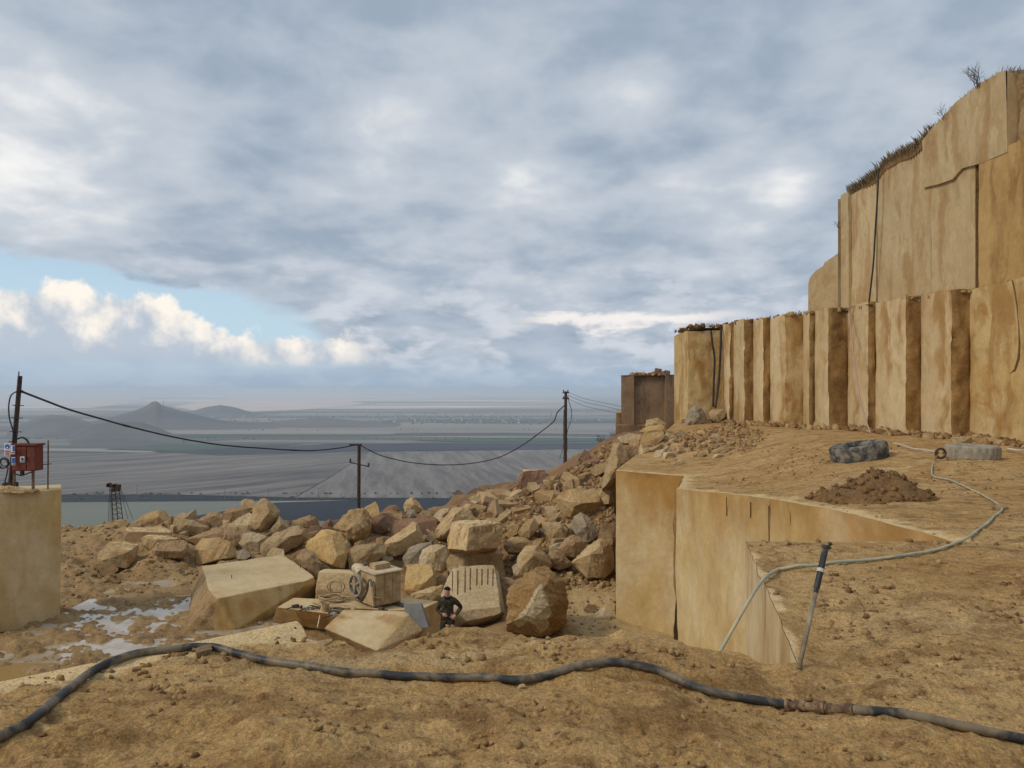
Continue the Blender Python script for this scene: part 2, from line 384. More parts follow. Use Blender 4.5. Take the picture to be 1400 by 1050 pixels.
# dense points, spread evenly over the view
us = np.arange(-60, 1470, 4.5); vsn = np.concatenate([np.arange(574, 640, 1.6), np.arange(640, 1075, 3.2)])
U, V = np.meshgrid(us, vsn); rng = np.random.default_rng(3)
U = U+rng.uniform(-1.4, 1.4, U.shape); V = V+rng.uniform(-.8, .8, V.shape)
D = CZ*F/(V-HZ); X = (U-700)/F*D; Y = D
X, Y = X.ravel(), Y.ravel()
gx, gy = np.meshgrid(np.arange(-6.8, 22, .6), np.arange(-2.8, 42, .6)); gx, gy = gx.ravel(), gy.ravel()
outv = (np.abs(gx)/np.maximum(gy, .01) > .74) | (gy < 3.0)
X = np.concatenate([X, gx[outv]]); Y = np.concatenate([Y, gy[outv]])
k = inside(X, Y); X, Y = X[k], Y[k]
ed = edge_dist(X, Y, OUT[4:] + [OUT[-1]])
k = ed > .012+.0012*np.hypot(X, Y); X, Y, ed = X[k], Y[k], ed[k]
npoly = len(OUT)
allp = [Vector(p) for p in OUT] + [Vector((a, b)) for a, b in zip(X, Y)]
cv_, ce_, cf_, *_r = delaunay_2d_cdt(allp, [(i, (i+1) % npoly) for i in range(npoly)], [], 1, 1e-5)
gv = np.array([(p.x, p.y) for p in cv_])
e_all = edge_dist(gv[:, 0], gv[:, 1], [tuple(p) for p in EDGE])
e_cut = edge_dist(gv[:, 0], gv[:, 1], [e7, e6, e5, e4, e3]); e_slot = edge_dist(gv[:, 0], gv[:, 1], [e3, e2, e1])
e_left = edge_dist(gv[:, 0], gv[:, 1], [fe[-1], gp(0, 932), (-4.6, 2.7)])
def ground_z(x, y):           # ground with smooth lips along the sawn edges
    x = np.asarray(x, float); y = np.asarray(y, float)
    ec = np.minimum(edge_dist(x, y, [e7, e6, e5, e4, e3]), edge_dist(x, y, [e3, e2, e1])*1.6)
    el_ = edge_dist(x, y, [fe[-1], gp(0, 932), (-4.6, 2.7)])
    fl_ = sst(np.minimum(ec, el_*1.4), .0, .35)
    return ground_base(x, y)*(1-fl_)+ground_h(x, y)*fl_
gz = ground_z(gv[:, 0], gv[:, 1])
nb = fbm(P3(gv[:, 0]*3, gv[:, 1]*3, 4), 4)
bare = np.maximum(np.maximum(sst(e_left+.10*nb, .42, .05), .8*sst(e_cut+.12*nb, .5, .0)), .7*sst(e_slot+.08*nb, .10, .0))
strip = sst(np.abs(gv[:, 1]-(.95*gv[:, 0]+9.5)+2*nb), 2.0, .4)*sst(gv[:, 1], 14, 17)*.55       # bare ledges of bedrock on the bench
bare = np.clip(np.maximum(bare, strip*sst(nb, -.1, .3)), 0, 1)

def ground_mat(name, dirt, dirt2, damp, stone, wet=0.0, sc=1.0, bump=1.0, earth=None):
    m_, t, b = principled(name)
    obj = t.n('ShaderNodeTexCoord').outputs['Object']
    at = t.n('ShaderNodeAttribute', attribute_name='bare').outputs['Fac']
    n1 = t.noise(obj, .55*sc, 6, .6, .4); n2 = t.noise(t.v('ADD', obj, (4, 7, 1)), 2.2*sc, 8, .68, .4)
    n3 = t.noise(obj, 11*sc, 7, .7, .2); n4 = t.noise(obj, 55*sc, 4, .7); vo = t.voro(t.v('ADD', obj, t.v('SCALE', t.noise(obj, 9*sc, 2, .5, 0, True), .12)), 22*sc)
    c = t.mix(t.ss(n1, .36, .64), dirt, dirt2)
    c = t.mix(t.m('MULTIPLY', t.ss(n2, .50, .64), .62), c, damp)
    c = t.mix(t.m('MULTIPLY', t.ss(n3, .53, .66), .75), c, damp)
    c = t.mix(t.m('MULTIPLY', t.ss(n3, .46, .30), .40), c, stone)
    tr = t.noise(t.v('MULTIPLY', t.v('ADD', obj, t.v('SCALE', t.noise(obj, .7, 2, .5, 0, True), .8)), (.5, 2.6, 1)), 1.1*sc, 5, .6)
    c = t.mix(t.m('MULTIPLY', t.ss(tr, .54, .68), .55), c, damp); c = t.mix(t.m('MULTIPLY', t.ss(tr, .44, .30), .5), c, stone)
    if earth is not None: c = t.mix(t.m('MULTIPLY', t.n('ShaderNodeAttribute', attribute_name='earth').outputs['Fac'], t.ss(n2, .2, .6, .7, 1.0)), c, earth)
    nb_ = t.noise(t.v('ADD', obj, (2, 2, 2)), 6*sc, 5, .65)
    bm_ = t.ss(t.m('ADD', at, t.m('MULTIPLY', t.m('SUBTRACT', nb_, .5), 1.3)), .2, .8)
    c = t.mix(t.m('MULTIPLY', bm_, .85), c, stone)
    n5 = t.noise(obj, 170*sc, 3, .7); sp1 = t.voro(obj, 34*sc); sp2 = t.voro(t.v('ADD', obj, (3, 5, 1)), 21*sc)
    c = t.mix(t.m('MULTIPLY', t.ss(sp1, .17, .08), t.ss(n2, .42, .56, .15, .8)), c, (damp[0]*.6, damp[1]*.6, damp[2]*.6))
    c = t.mix(t.m('MULTIPLY', t.ss(sp2, .13, .07), t.ss(n1, .5, .62, .1, .7)), c, stone)
    k = t.m('MULTIPLY', t.lin(n4, .3, .7, .60, 1.32), t.lin(n3, .25, .75, 1.12, .86)); k = t.m('MULTIPLY', k, t.lin(n5, .3, .7, .72, 1.25))
    t.put(b.inputs['Base Color'], t.mix(1.0, c, t.comb(k, k, k), 'MULTIPLY'))
    h = t.m('ADD', t.m('MULTIPLY', n3, .9), t.m('ADD', t.m('MULTIPLY', n4, .42), t.m('ADD', t.m('MULTIPLY', vo, -.28), t.m('MULTIPLY', n5, .12))))
    h = t.m('MULTIPLY', h, t.lin(bm_, 0, 1, 1, .25))
    t.put(b.inputs['Normal'], t.bump(h, bump, .035/sc))
    if wet:
        t.put(b.inputs['Roughness'], t.lin(n2, .5, .7, .9, .45)); b.inputs['Specular IOR Level'].default_value = .4
    return m_
M_GROUND = ground_mat('quarry_dirt', (.45, .265, .097), (.54, .345, .145), (.20, .10, .032), (.66, .485, .25))
M_PIT = ground_mat('pit_mud', (.33, .20, .080), (.41, .265, .115), (.17, .092, .034), (.50, .36, .17), 1.0, .6, .9, (.215, .112, .05))
faces = [tuple(f) for f in cf_]
o = mesh_obj('ground', [(a, b, c) for (a, b), c in zip(gv, gz)], faces, M_GROUND, smooth=4)
at = o.data.attributes.new('bare', 'FLOAT', 'POINT'); at.data.foreach_set('value', bare.astype(np.float32))
tag(o, kind='structure')
def gh(x, y):
    x_, y_ = np.array([x], float), np.array([y], float)
    return float(ground_z(x_, y_)[0])

# ---- sawn faces of the bench under the ground's edge
bench = empty('quarry_bench', (4, 15, -5.6), 'freshly sawn cream stone bench walls dropping into the pit at centre right', 'rock face')
def wall_strip(name, pts, ztop, zbot, mat, parent, disp=.02, rows=26, seed=0, out=0.004, midx=None, lean=0.0, straight=None):
    pts = [np.array(p, float) for p in pts]; n = len(pts); v = []
    nr = []
    for i in range(n):
        t = pts[min(i+1, n-1)]-pts[max(i-1, 0)]; t /= np.linalg.norm(t)+1e-9; nr.append(np.array([-t[1], t[0]]))
    pts_ = np.array(pts); nr_a = np.array(nr); sv = np.linspace(0, 1, rows+1)[:, None]
    zt = np.broadcast_to(np.asarray(ztop, float), (n,))[None, :]; zb_ = np.broadcast_to(np.asarray(zbot, float), (n,))[None, :]
    zz = zt+(zb_-zt)*sv; px0 = np.broadcast_to(pts_[:, 0], zz.shape); py0 = np.broadcast_to(pts_[:, 1], zz.shape)
    if straight is not None:      # chipped rim, plane sawn face below it
        st_ = np.array(straight); wq = np.clip(sv*rows/3.0, 0, 1)**.7; px0 = px0*(1-wq)+st_[:, 0]*wq; py0 = py0*(1-wq)+st_[:, 1]*wq
    dd = disp*fbm(np.stack([px0*1.3, py0*1.3, zz*.8+seed], -1), 4)*np.minimum(1, sv*rows/2)+out+lean*(zt-zz)
    v = list(zip((px0+nr_a[:, 0]*dd).ravel(), (py0+nr_a[:, 1]*dd).ravel(), zz.ravel()))
    f = []
    for j in range(rows):
        for i in range(n-1):
            a = j*n+i; f.append((a, a+n, a+n+1, a+1))
    o_ = bpy.data.objects[parent.name] if parent is not None else None
    loc = Vector(o_.location) if o_ is not None else Vector((0, 0, 0))
    return mesh_obj(name, [(a-loc.x, b-loc.y, c-loc.z) for a, b, c in v], f, mat, parent, smooth=R(40))
def sub_edge(i):      # jittered points of one edge, as used by the ground polygon
    p, amp, st = CH[i]; q = CH[i+1][0] if i+1 < len(CH) else fe[0]
    return jitter_line(p, q, amp, st, i)+[np.array(q)]
def gb(pts): return list(ground_z(np.array([p[0] for p in pts]), np.array([p[1] for p in pts])))
# normals must face the pit: with this order (left normal) the pit lies on the left of travel e7->e6 reversed
for i, (mat, nm, dsp) in enumerate(((M_BENCH, 'sawn_face', .018), (M_SPLIT, 'split_face', .12), (M_BENCHB, 'sawn_face', .035), (M_BENCHB, 'sawn_face', .03), (M_SPLIT, 'split_face', .05), (M_SAWN, 'sawn_face', .012))):
    pts = sub_edge(i)[::-1]
    p_, a_m, st_m = CH[i]; q_ = CH[i+1][0] if i+1 < len(CH) else fe[0]
    wall_strip(nm, pts, gb(pts), -5.75, mat, bench, dsp, 60, i*5.0, straight=(jitter_line(p_, q_, 0, st_m, i)+[np.array(q_)])[::-1])
side = [(9.2, 42), (7.4, 36), (4.9, 30), (3.22, 23.8)]
wall_strip('split_face', [p for a, b in zip(side[:-1], side[1:]) for p in jitter_line(a, b, .15, .4, 9)][::-1], -.9, -5.75, M_SPLIT, bench, .2, 14, 77)
fpts = [tuple(p) for i in range(len(fe)-1) for p in jitter_line(fe[i], fe[i+1], .035, .04, 20+i)] + [tuple(p) for p in jitter_line(fe[-1], gp(0, 932), .008, .05, 60)] + [tuple(p) for p in jitter_line(gp(0, 932), (-4.6, 2.7), .01, .1, 61)]
wall_strip('sawn_face', fpts[::-1], gb(fpts[::-1]), -5.75, M_SAWN, bench, .02, 10, 31)

# ================================================================== CLIFFS
# lower tier: columns in a saw-tooth plan; each has a smooth sawn face and a split side
TOPZ = 4.75
cliff = empty('quarry_cliff', (12, 30, 0), 'tall row of sawn stone columns forming the lower quarry wall', 'rock face')
cuts = [(1326, 1300), (1259, 1238), (1197, 1186), (1159, 1132), (1114, 1106), (1098, 1073), (1053, 1043), (1030, 1017), (1003, 997), (988, 941)]
x, y = 15.2, 21.0
x = (1400-700)/F*22.0
corners = [('s', (x, 16.0), (x, x*F/(1326-700)))]
y = x*F/(1326-700)
cols = []          # each: sawn face start -> end, then split side end -> next
path = [(x, 14.0), (x, y)]
for i, (ub, ud) in enumerate(cuts):
    if i > 0:
        y = x*F/(ub-700)
    path.append((x, y)) if i > 0 else None
    x2 = (ud-700)/F*y
    path.append((x2, y)); x = x2
path.append((x, 41.5))
# path alternates: sawn run, split run, sawn run ...
random.seed(5)
def column(i, a, b, c):
    """sawn face a->b (along the wall), then the split side b->c belongs to the next column further away"""
def panel(bmv, bmf, mi, p, q, z0, z1, amp, nseg, rows, seed, fr=1.0, topj=.05, pj=None, qj=None):
    p, q = np.array(p, float), np.array(q, float); t = (q-p); L = np.linalg.norm(t); t /= L; nrm = np.array([-t[1], t[0]])
    base = len(bmv); n = max(2, nseg)
    ss_ = np.linspace(0, 1, n+1); zs = np.linspace(0, 1, rows+1)
    S, Z = np.meshgrid(ss_, zs)
    PX = p[0]+t[0]*L*S; PY = p[1]+t[1]*L*S
    zt = z1+topj*fbm(P3(PX[0]*1.5, PY[0]*1.5, seed), 3)
    ZZ = z0+(zt[None, :]-z0)*Z
    for sd_, wgt in ((pj, 1-S), (qj, S)):
        if sd_ is not None:
            zq = z0+(z1-z0)*zs; e_ = .07*np.maximum(0, fbm(np.stack([zq*1.1+sd_*13.7, zq*0, zq*0], -1), 4))+.05*np.maximum(0, fbm(np.stack([zq*4+sd_*5.1, zq*0, zq*0], -1), 2))
            wq = np.maximum(0, 1-(1-wgt)*L/.25); PX = PX+e_[:, None]*wq*.9; PY = PY+e_[:, None]*wq*.7
    q3 = np.stack([PX*fr+seed, PY*fr, ZZ*fr*.75], -1)
    dsp = amp*(fbm(q3, 4, .5)+.6*np.abs(fbm(q3*2.1+5, 3)))
    fade = np.minimum(1, np.minimum(S, 1-S)*L/.09)
    dsp = dsp*fade
    bmv += list(zip((PX+nrm[0]*dsp).ravel(), (PY+nrm[1]*dsp).ravel(), ZZ.ravel()))
    for j in range(rows):
        for k_ in range(n):
            a_ = base+j*(n+1)+k_; bmf.append(((a_, a_+1, a_+n+2, a_+n+1), mi))
def part_mesh(name, v, f, mats, parent):
    loc = parent.location
    return mesh_obj(name, [(a-loc.x, b-loc.y, c-loc.z) for a, b, c in v], [q for q, _ in f], mats, parent, smooth=R(35), midx=[m_ for _, m_ in f])
segs = list(zip(path[:-1], path[1:]))
# columns from the near end: (sawn seg k, split side of the column beyond it)
col_segs = [(segs[0], None)]
k = 1
while k+1 < len(segs):
    col_segs.append((segs[k+1], segs[k])); k += 2
for i, (sawn, split) in enumerate(col_segs):
    v, f = [], []
    ztop = TOPZ+random.uniform(-.05, .08) if i < len(col_segs)-1 else 4.5
    a, b = sawn; L = math.dist(a, b)
    mat_s = M_SAWN2 if i == 0 else (M_SAWN2 if i == len(col_segs)-1 else M_SAWN)
    panel(v, f, 0, a, b, -.5, ztop, .03, max(5, int(L/.12)), 48, i*3.7, pj=(i if split is not None else None))
    if split is not None:
        c, d_ = split; L2 = math.dist(c, d_)
        rough = .10 if i not in (6, len(col_segs)-1) else .04
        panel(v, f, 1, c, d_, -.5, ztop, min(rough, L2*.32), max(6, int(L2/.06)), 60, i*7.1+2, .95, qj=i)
    # top and hidden back
    p0 = split[0] if split is not None else a
    n0 = len(v)
    ring = ([split[0], split[1]] if split is not None else [a])+[b, (b[0]+.9, b[1]), (p0[0]+.9, p0[1])]
    v += [(q[0], q[1], ztop-.06) for q in ring]; f.append((tuple(range(n0, n0+len(ring))), 2))
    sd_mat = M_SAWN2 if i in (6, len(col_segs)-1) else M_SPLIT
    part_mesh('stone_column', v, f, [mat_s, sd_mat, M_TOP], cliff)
# ledge on top of the columns
lv = [(p[0]+.25, p[1], TOPZ-.10) for p in path]+[(22, 41.5, TOPZ-.1), (22, 14, TOPZ-.1)]
o = mesh_obj('ledge', [(a-12, b-30, c) for a, b, c in lv], [tuple(range(len(lv)))], M_GROUND, cliff)
# crumbled rim stones on the ledge edge, joined
def chunk_mesh(name, pos, size, mat, parent=None, seed=0, squash=.7, kind='stuff'):
    rg = np.random.default_rng(seed); n = len(pos)
    c8 = np.array([(a, b, c) for a in (-1, 1) for b in (-1, 1) for c in (-1, 1)], float)*.5
    fq = np.array([(0, 1, 3, 2), (4, 6, 7, 5), (0, 4, 5, 1), (2, 3, 7, 6), (0, 2, 6, 4), (1, 5, 7, 3)])
    P = np.repeat(c8[None], n, 0)+rg.uniform(-.24, .24, (n, 8, 3))
    P *= (np.asarray(size)[:, None, None])*np.stack([rg.uniform(.7, 1.4, n), rg.uniform(.6, 1.1, n), rg.uniform(.4, 1, n)*squash/.7], -1)[:, None, :]
    q = rg.normal(size=(n, 4)); q[:, 1:3] *= .35; q /= np.linalg.norm(q, axis=1)[:, None]
    w, x_, y_, z_ = q.T
    M = np.stack([np.stack([1-2*(y_*y_+z_*z_), 2*(x_*y_-z_*w), 2*(x_*z_+y_*w)], -1), np.stack([2*(x_*y_+z_*w), 1-2*(x_*x_+z_*z_), 2*(y_*z_-x_*w)], -1), np.stack([2*(x_*z_-y_*w), 2*(y_*z_+x_*w), 1-2*(x_*x_+y_*y_)], -1)], 1)
    P = np.einsum('nij,nkj->nki', M, P)+np.asarray(pos)[:, None, :]
    V_ = P.reshape(-1, 3); Fq = (fq[None]+8*np.arange(n)[:, None, None]).reshape(-1, 4)
    me = bpy.data.meshes.new(name); me.vertices.add(len(V_)); me.vertices.foreach_set('co', V_.astype(np.float32).ravel())
    me.loops.add(Fq.size); me.loops.foreach_set('vertex_index', Fq.ravel().astype(np.int32))
    me.polygons.add(len(Fq)); me.polygons.foreach_set('loop_start', np.arange(0, Fq.size, 4, dtype=np.int32))
    ca = me.attributes.new('tint', 'FLOAT', 'FACE'); ca.data.foreach_set('value', np.repeat(rg.uniform(0, 1, n), 6).astype(np.float32))
    me.materials.append(mat); me.update(calc_edges=True); me.validate()
    o_ = bpy.data.objects.new(name, me); link(o_, parent)
    if kind: o_['kind'] = kind
    return o_
def chunk_mat(name, cols, bump=.5):
    m_, t, b = principled(name)
    at_ = t.n('ShaderNodeAttribute', attribute_name='tint').outputs['Fac']
    obj = t.n('ShaderNodeTexCoord').outputs['Object']
    rp = t.n('ShaderNodeValToRGB'); rp.color_ramp.interpolation = 'LINEAR'; t.put(rp.inputs[0], at_)
    while len(rp.color_ramp.elements) < len(cols): rp.color_ramp.elements.new(.5)
    for i_, c_ in enumerate(cols):
        rp.color_ramp.elements[i_].position = i_/(len(cols)-1); rp.color_ramp.elements[i_].color = (*c_, 1)
    n_ = t.noise(obj, 14, 5, .65); kk = t.lin(n_, .25, .75, .7, 1.25)
    t.put(b.inputs['Base Color'], t.mix(1.0, rp.outputs[0], t.comb(kk, kk, kk), 'MULTIPLY'))
    t.put(b.inputs['Normal'], t.bump(n_, bump, .03))
    return m_
M_CLOD = chunk_mat('dirt_clods', [(.17, .092, .038), (.25, .145, .06), (.33, .20, .09), (.40, .26, .125)])
M_GRAVEL = chunk_mat('broken_gravel', [(.14, .075, .034), (.25, .14, .058), (.36, .225, .095), (.44, .30, .145), (.22, .12, .065)])
rg = np.random.default_rng(12)
rim = []
for (a, b) in segs:
    for _ in range(int(math.dist(a, b)*9)):
        s = rg.uniform(); rim.append((a[0]+(b[0]-a[0])*s+rg.uniform(.05, .5), a[1]+(b[1]-a[1])*s, TOPZ-.03))
rim_o = chunk_mesh('rim_rubble', np.array(rim)-np.array([12, 30, 0]), rg.uniform(.05, .22, len(rim)), M_GRAVEL, cliff, 4)

# upper tier
upper = empty('upper_quarry_face', (16, 30, TOPZ-.1), 'high smooth sawn rock face of the upper tier topped with dry grass', 'rock face')
UX = 15.6
def uy(u, xx=UX): return xx*F/(u-700)
prof = [(1153, 268), (1158, 264), (1166, 262), (1180, 254), (1197, 243), (1204, 233), (1212, 224), (1230, 213), (1248, 207), (1258, 198), (1270, 186), (1272, 182), (1284, 168), (1298, 154), (1312, 138), (1328, 125), (1342, 113), (1360, 105), (1372, 98), (1380, 97), (1400, 98), (1460, 92), (1560, 90)]
prof_u = np.array([p[0] for p in prof], float); prof_z = np.array([CZ+(HZ-p[1])/F*uy(p[0]) for p in prof])
def top_at(u): return float(np.interp(u, prof_u, prof_z))
def up_panel(name, u0, u1, x_off, zlo, zhi, mat, nseg, rows, amp, seed, ret=None):
    """panel of the upper face between two sight lines, at x = UX+x_off; zlo/zhi functions of u"""
    v, f = [], []; U_ = np.linspace(u0, u1, nseg+1)
    yv = np.array([uy(uu) for uu in U_])[None, :]; z0 = np.array([zlo(uu) for uu in U_])[None, :]; z1 = np.array([zhi(uu) for uu in U_])[None, :]
    zz = z0+(z1-z0)*np.linspace(0, 1, rows+1)[:, None]; yy = np.broadcast_to(yv, zz.shape)
    dd = amp*fbm(np.stack([zz*0+seed, yy*.7, zz*.6], -1), 4)
    v = list(zip((UX+x_off+dd).ravel(), yy.ravel(), zz.ravel()))
    for j in range(rows):
        for i_ in range(nseg):
            a_ = j*(nseg+1)+i_; f.append(((a_, a_+1, a_+nseg+2, a_+nseg+1), 0))
    # cap running back from the top edge and short returns at both ends
    n0 = len(v); zt = [zhi(uu) for uu in U_]
    v += [(UX+x_off+(ret or 5), uy(uu), z+.25) for uu, z in zip(U_, zt)]
    for i_ in range(nseg):
        a_ = rows*(nseg+1)+i_; f.append(((a_, a_+1, n0+i_+1, n0+i_), 1))
    for i_ in (0, nseg):
        b0 = len(v)
        v += [(UX+x_off, uy(U_[i_]), zlo(U_[i_])), (UX+x_off+(ret or 5), uy(U_[i_]), zlo(U_[i_])), (UX+x_off+(ret or 5), uy(U_[i_]), zt[i_]), (UX+x_off, uy(U_[i_]), zt[i_])]
        f.append(((b0, b0+1, b0+2, b0+3), 0))
    if x_off < 0:      # underside
        b0 = len(v)
        for uu in U_: v += [(UX+x_off, uy(uu), zlo(uu)), (UX+.3, uy(uu), zlo(uu))]
        for i_ in range(nseg): f.append(((b0+2*i_, b0+2*i_+1, b0+2*i_+3, b0+2*i_+2), 0))
    return part_mesh(name, v, f, [mat, M_GROUND], upper)
zb = lambda u: TOPZ-.15
seam = lambda u: float(np.interp(u, [1255, 1263, 1285, 1305, 1318, 1334, 1344, 1460], [CZ+(HZ-q)/F*uy(w) for w, q in ((1255, 259), (1263, 257), (1285, 252), (1305, 245), (1318, 230), (1334, 226), (1344, 223), (1460, 175))]))
up_panel('end_pillar', 1164, 1153, -.12, zb, top_at, M_SAWNU, 4, 20, .02, 1, .8)
up_panel('sawn_face', 1198, 1164, 0, zb, top_at, M_SAWNU, 14, 24, .03, 2)
up_panel('sawn_face', 1272, 1199.5, .02, zb, top_at, M_SAWNU, 24, 28, .03, 2)
up_panel('sawn_face', 1333, 1272, .02, zb, lambda u: seam(u)+.3, M_SAWNU, 22, 26, .03, 2)
up_panel('sawn_face', 1480, 1341, -.05, zb, lambda u: seam(u)+.2, M_SAWNS, 26, 26, .03, 9)
up_panel('proud_block', 1380, 1264, -.07, seam, top_at, M_SAWNU, 40, 18, .04, 15)
up_panel('split_side', 1520, 1381, .25, lambda u: seam(u)-.1, top_at, MR['rough'], 30, 30, .25, 22)
# dark slot between the two lower panels
v, f = [], []
panel(v, f, 0, (UX+1.6, uy(1333)-.02), (UX, uy(1333)-.02), TOPZ-.15, 10.0, .01, 6, 16, 4)
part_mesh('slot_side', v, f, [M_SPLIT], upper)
# return face at the far end of the upper face, and the receding wing beyond it
v, f = [], []
panel(v, f, 0, (UX+.0, uy(1153)+.6), (UX+3.0, uy(1153)+.6), TOPZ-.15, top_at(1153), .03, 6, 16, 3)
part_mesh('end_face', v, f, [M_SAWNU], upper)
wy = 43.0
wing = [(1105, 388), (1107, 379), (1113, 371), (1121, 365), (1122, 361), (1134, 352), (1142, 345), (1143, 340), (1152, 332), (1165, 325), (1200, 320)]
v, f = [], []
for uu, vv in wing: v += [((uu-700)/F*wy, wy+(uu-1105)*-.03, TOPZ-.2), ((uu-700)/F*wy, wy+(uu-1105)*-.03, CZ+(HZ-vv)/F*wy), ((uu-700)/F*(wy+8)+.6, wy+8, CZ+(HZ-vv)/F*wy+.3)]
for i in range(len(wing)-1):
    f += [((3*i, 3*i+3, 3*i+4, 3*i+1), 0), ((3*i+1, 3*i+4, 3*i+5, 3*i+2), 1)]
f.append(((0, 1, 2), 0))
part_mesh('wing_face', v, f, [M_SAWNU, M_GROUND], upper)

# far reddish block at the wall's end
farb = empty('stepped_rock_stub', (6.5, 45, -2), 'reddish brown sawn rock stub standing beyond the end of the column wall', 'rock face')
fd = 45.0
def fx(u, d=fd): return (u-700)/F*d
v, f = [], []
zt_ = CZ+(HZ-513)/F*fd
panel(v, f, 0, (fx(940), fd), (fx(910), fd), -3, zt_+.05, .04, 6, 20, 3)
panel(v, f, 0, (fx(910), fd), (fx(910), fd+.25), -3, zt_+.05, .0, 2, 20, 3)
panel(v, f, 0, (fx(910), fd+.25), (fx(867), fd+.25), -3, zt_, .05, 12, 20, 5)
panel(v, f, 0, (fx(867), fd+.25), (fx(867), fd+.05), -3, zt_, .0, 2, 20, 5)
panel(v, f, 0, (fx(867), fd+.05), (fx(849.5), fd+.05), -3, zt_, .03, 6, 20, 6)
panel(v, f, 0, (fx(849.5), fd+.05), (fx(852, fd+8), fd+8), -3, zt_, .03, 12, 20, 8)
n0 = len(v); v += [(fx(940), fd, zt_-.02), (fx(849.5), fd+.05, zt_-.02), (fx(852, fd+8), fd+8, zt_-.02), (fx(940, fd+8), fd+8, zt_-.02)]; f.append(((n0, n0+1, n0+2, n0+3), 1))
part_mesh('sawn_face', v, f, [M_SAWNR, M_TOP], farb)
for (u0, u1, vt, dep) in ((843.5, 851, 564, .4), (841, 884, 581, -.35)):
    v, f = [], []; zt2 = CZ+(HZ-vt)/F*(fd+dep)
    panel(v, f, 0, (fx(u1), fd+dep), (fx(u0), fd+dep), -4, zt2, .04, 10, 12, 3+dep); panel(v, f, 0, (fx(u0), fd+dep), (fx(u0+2, fd+6), fd+6), -4, zt2, .03, 6, 12, 8)
    n0 = len(v); v += [(fx(u1), fd+dep, zt2-.02), (fx(u0), fd+dep, zt2-.02), (fx(u0+2, fd+6), fd+6, zt2-.02), (fx(u1, fd+6), fd+6, zt2-.02)]; f.append(((n0, n0+1, n0+2, n0+3), 1))
    part_mesh('ledge', v, f, [M_SAWNR, M_TOP], farb)

# ================================================================== ROCKS: data (outline in photo pixels, distance in metres)
RK = []
def rk(label, mat, d, out, inner=(), **o): RK.append((label, mat, d, out, inner, o))
G1, G2, G3 = 'boulders on the left end of the heap', 'boulders in the middle of the heap', 'boulders on the scree below the bench'
# --- left end of the heap
rk('squarish tan block with flat pale top, alone in front of the left heap', 'tan', 30.4, [(135, 754), (150, 741), (169, 740), (189, 745), (187, 763), (173, 777), (160, 770), (131, 769)], [(175, 755, .5)], top=1)
rk('small dark stone propping the squarish tan block', 'brown', 29.8, [(134, 769), (148, 767), (163, 778), (151, 788), (137, 787)])
rk('long low sawn block lying behind the squarish tan block', 'brown', 33, [(168, 725), (174, 721), (225, 721), (235, 726), (235, 744), (169, 743)], [(170, 727, .3), (233, 728, .3)], top=1, rough=.3)
rk('flat slab with light upper edge between the long block and the dark slab', 'tan', 31.5, [(193, 735), (200, 731), (228, 732), (246, 736), (236, 742), (215, 749), (205, 752), (195, 744)], [(215, 738, .4)], top=1)
rk('dark stained slab with speckled top overhanging the mud', 'brown', 30.6, [(207, 752), (214, 742), (250, 738), (257, 742), (257, 754), (250, 763), (210, 763)], [(212, 753, .4), (252, 754, .4)])
rk('rounded orange boulder on the crest beside the lattice mast', 'orange', 36, [(184, 713), (198, 703), (216, 697), (228, 699), (233, 708), (235, 720), (215, 720), (190, 718)], [(220, 706, .5)])
rk('broad smooth brown boulder right of the orange crest boulder', 'tan', 35, [(235, 720), (238, 706), (250, 709), (264, 711), (290, 722), (272, 732), (252, 732), (238, 730)], [(254, 718, .5)])
rk('brown slab with pale top leaning at the heap crest', 'brown', 36, [(266, 714), (285, 701), (300, 699), (310, 710), (309, 722), (290, 726), (272, 720)], [(287, 709, .5)])
rk('dark flat slab behind the orange faceted rock', 'brown', 33, [(252, 738), (290, 723), (305, 722), (328, 731), (326, 748), (310, 748), (270, 745)], [(292, 731, .4)])
rk('orange faceted rock with grey left side in front of the heap', 'orange', 31, [(263, 752), (276, 735), (300, 735), (318, 742), (324, 750), (325, 760), (312, 765), (290, 769), (270, 773), (265, 765)], [(281, 751, .55), (294, 766, .6), (285, 740, .3)])
rk('flat topped tan block under the tall crest boulder', 'tan', 34.3, [(298, 722), (306, 716), (340, 716), (345, 730), (330, 734), (310, 730)], [(341, 718, .3)], top=1)
rk('tall light boulder standing highest on the left crest', 'tan', 35, [(342, 713), (347, 694), (357, 682), (363, 681), (376, 690), (383, 699), (380, 709), (366, 722), (358, 730), (345, 728)], [(369, 703, .7), (359, 716, .7), (364, 684, .4)])
rk('small round stone behind the tall crest boulder', 'tan', 37, [(329, 685), (336, 682), (346, 683), (349, 690), (345, 700), (330, 698)])
rk('dark leaning plate left of the tall crest boulder', 'brown', 36, [(304, 702), (310, 696), (322, 693), (346, 694), (336, 707), (314, 716), (306, 712)], [(318, 700, .4)])
rk('pale wedge tucked under the dark leaning plate', 'pale', 35.4, [(311, 717), (335, 706), (344, 698), (345, 718), (325, 720)])
rk('pale leaning wedge right of the tall crest boulder', 'tan', 34.6, [(366, 730), (382, 705), (394, 718), (397, 724), (386, 734)], [(383, 716, .5)])
rk('brown hump on the crest with a lighter cap', 'brown', 36.5, [(395, 714), (412, 708), (424, 704), (435, 708), (439, 718), (425, 726), (400, 722)], [(424, 712, .5)])
rk('low brown stone beneath the capped hump', 'purple', 35, [(416, 724), (430, 718), (441, 720), (443, 735), (422, 734)])
rk('white sided block wedged beside the long saddle shaped boulder', 'pale', 32.6, [(326, 742), (333, 728), (345, 728), (355, 729), (365, 733), (357, 742), (356, 760), (340, 759), (332, 750)], [(334, 741, .5), (352, 741, .5)], top=1)
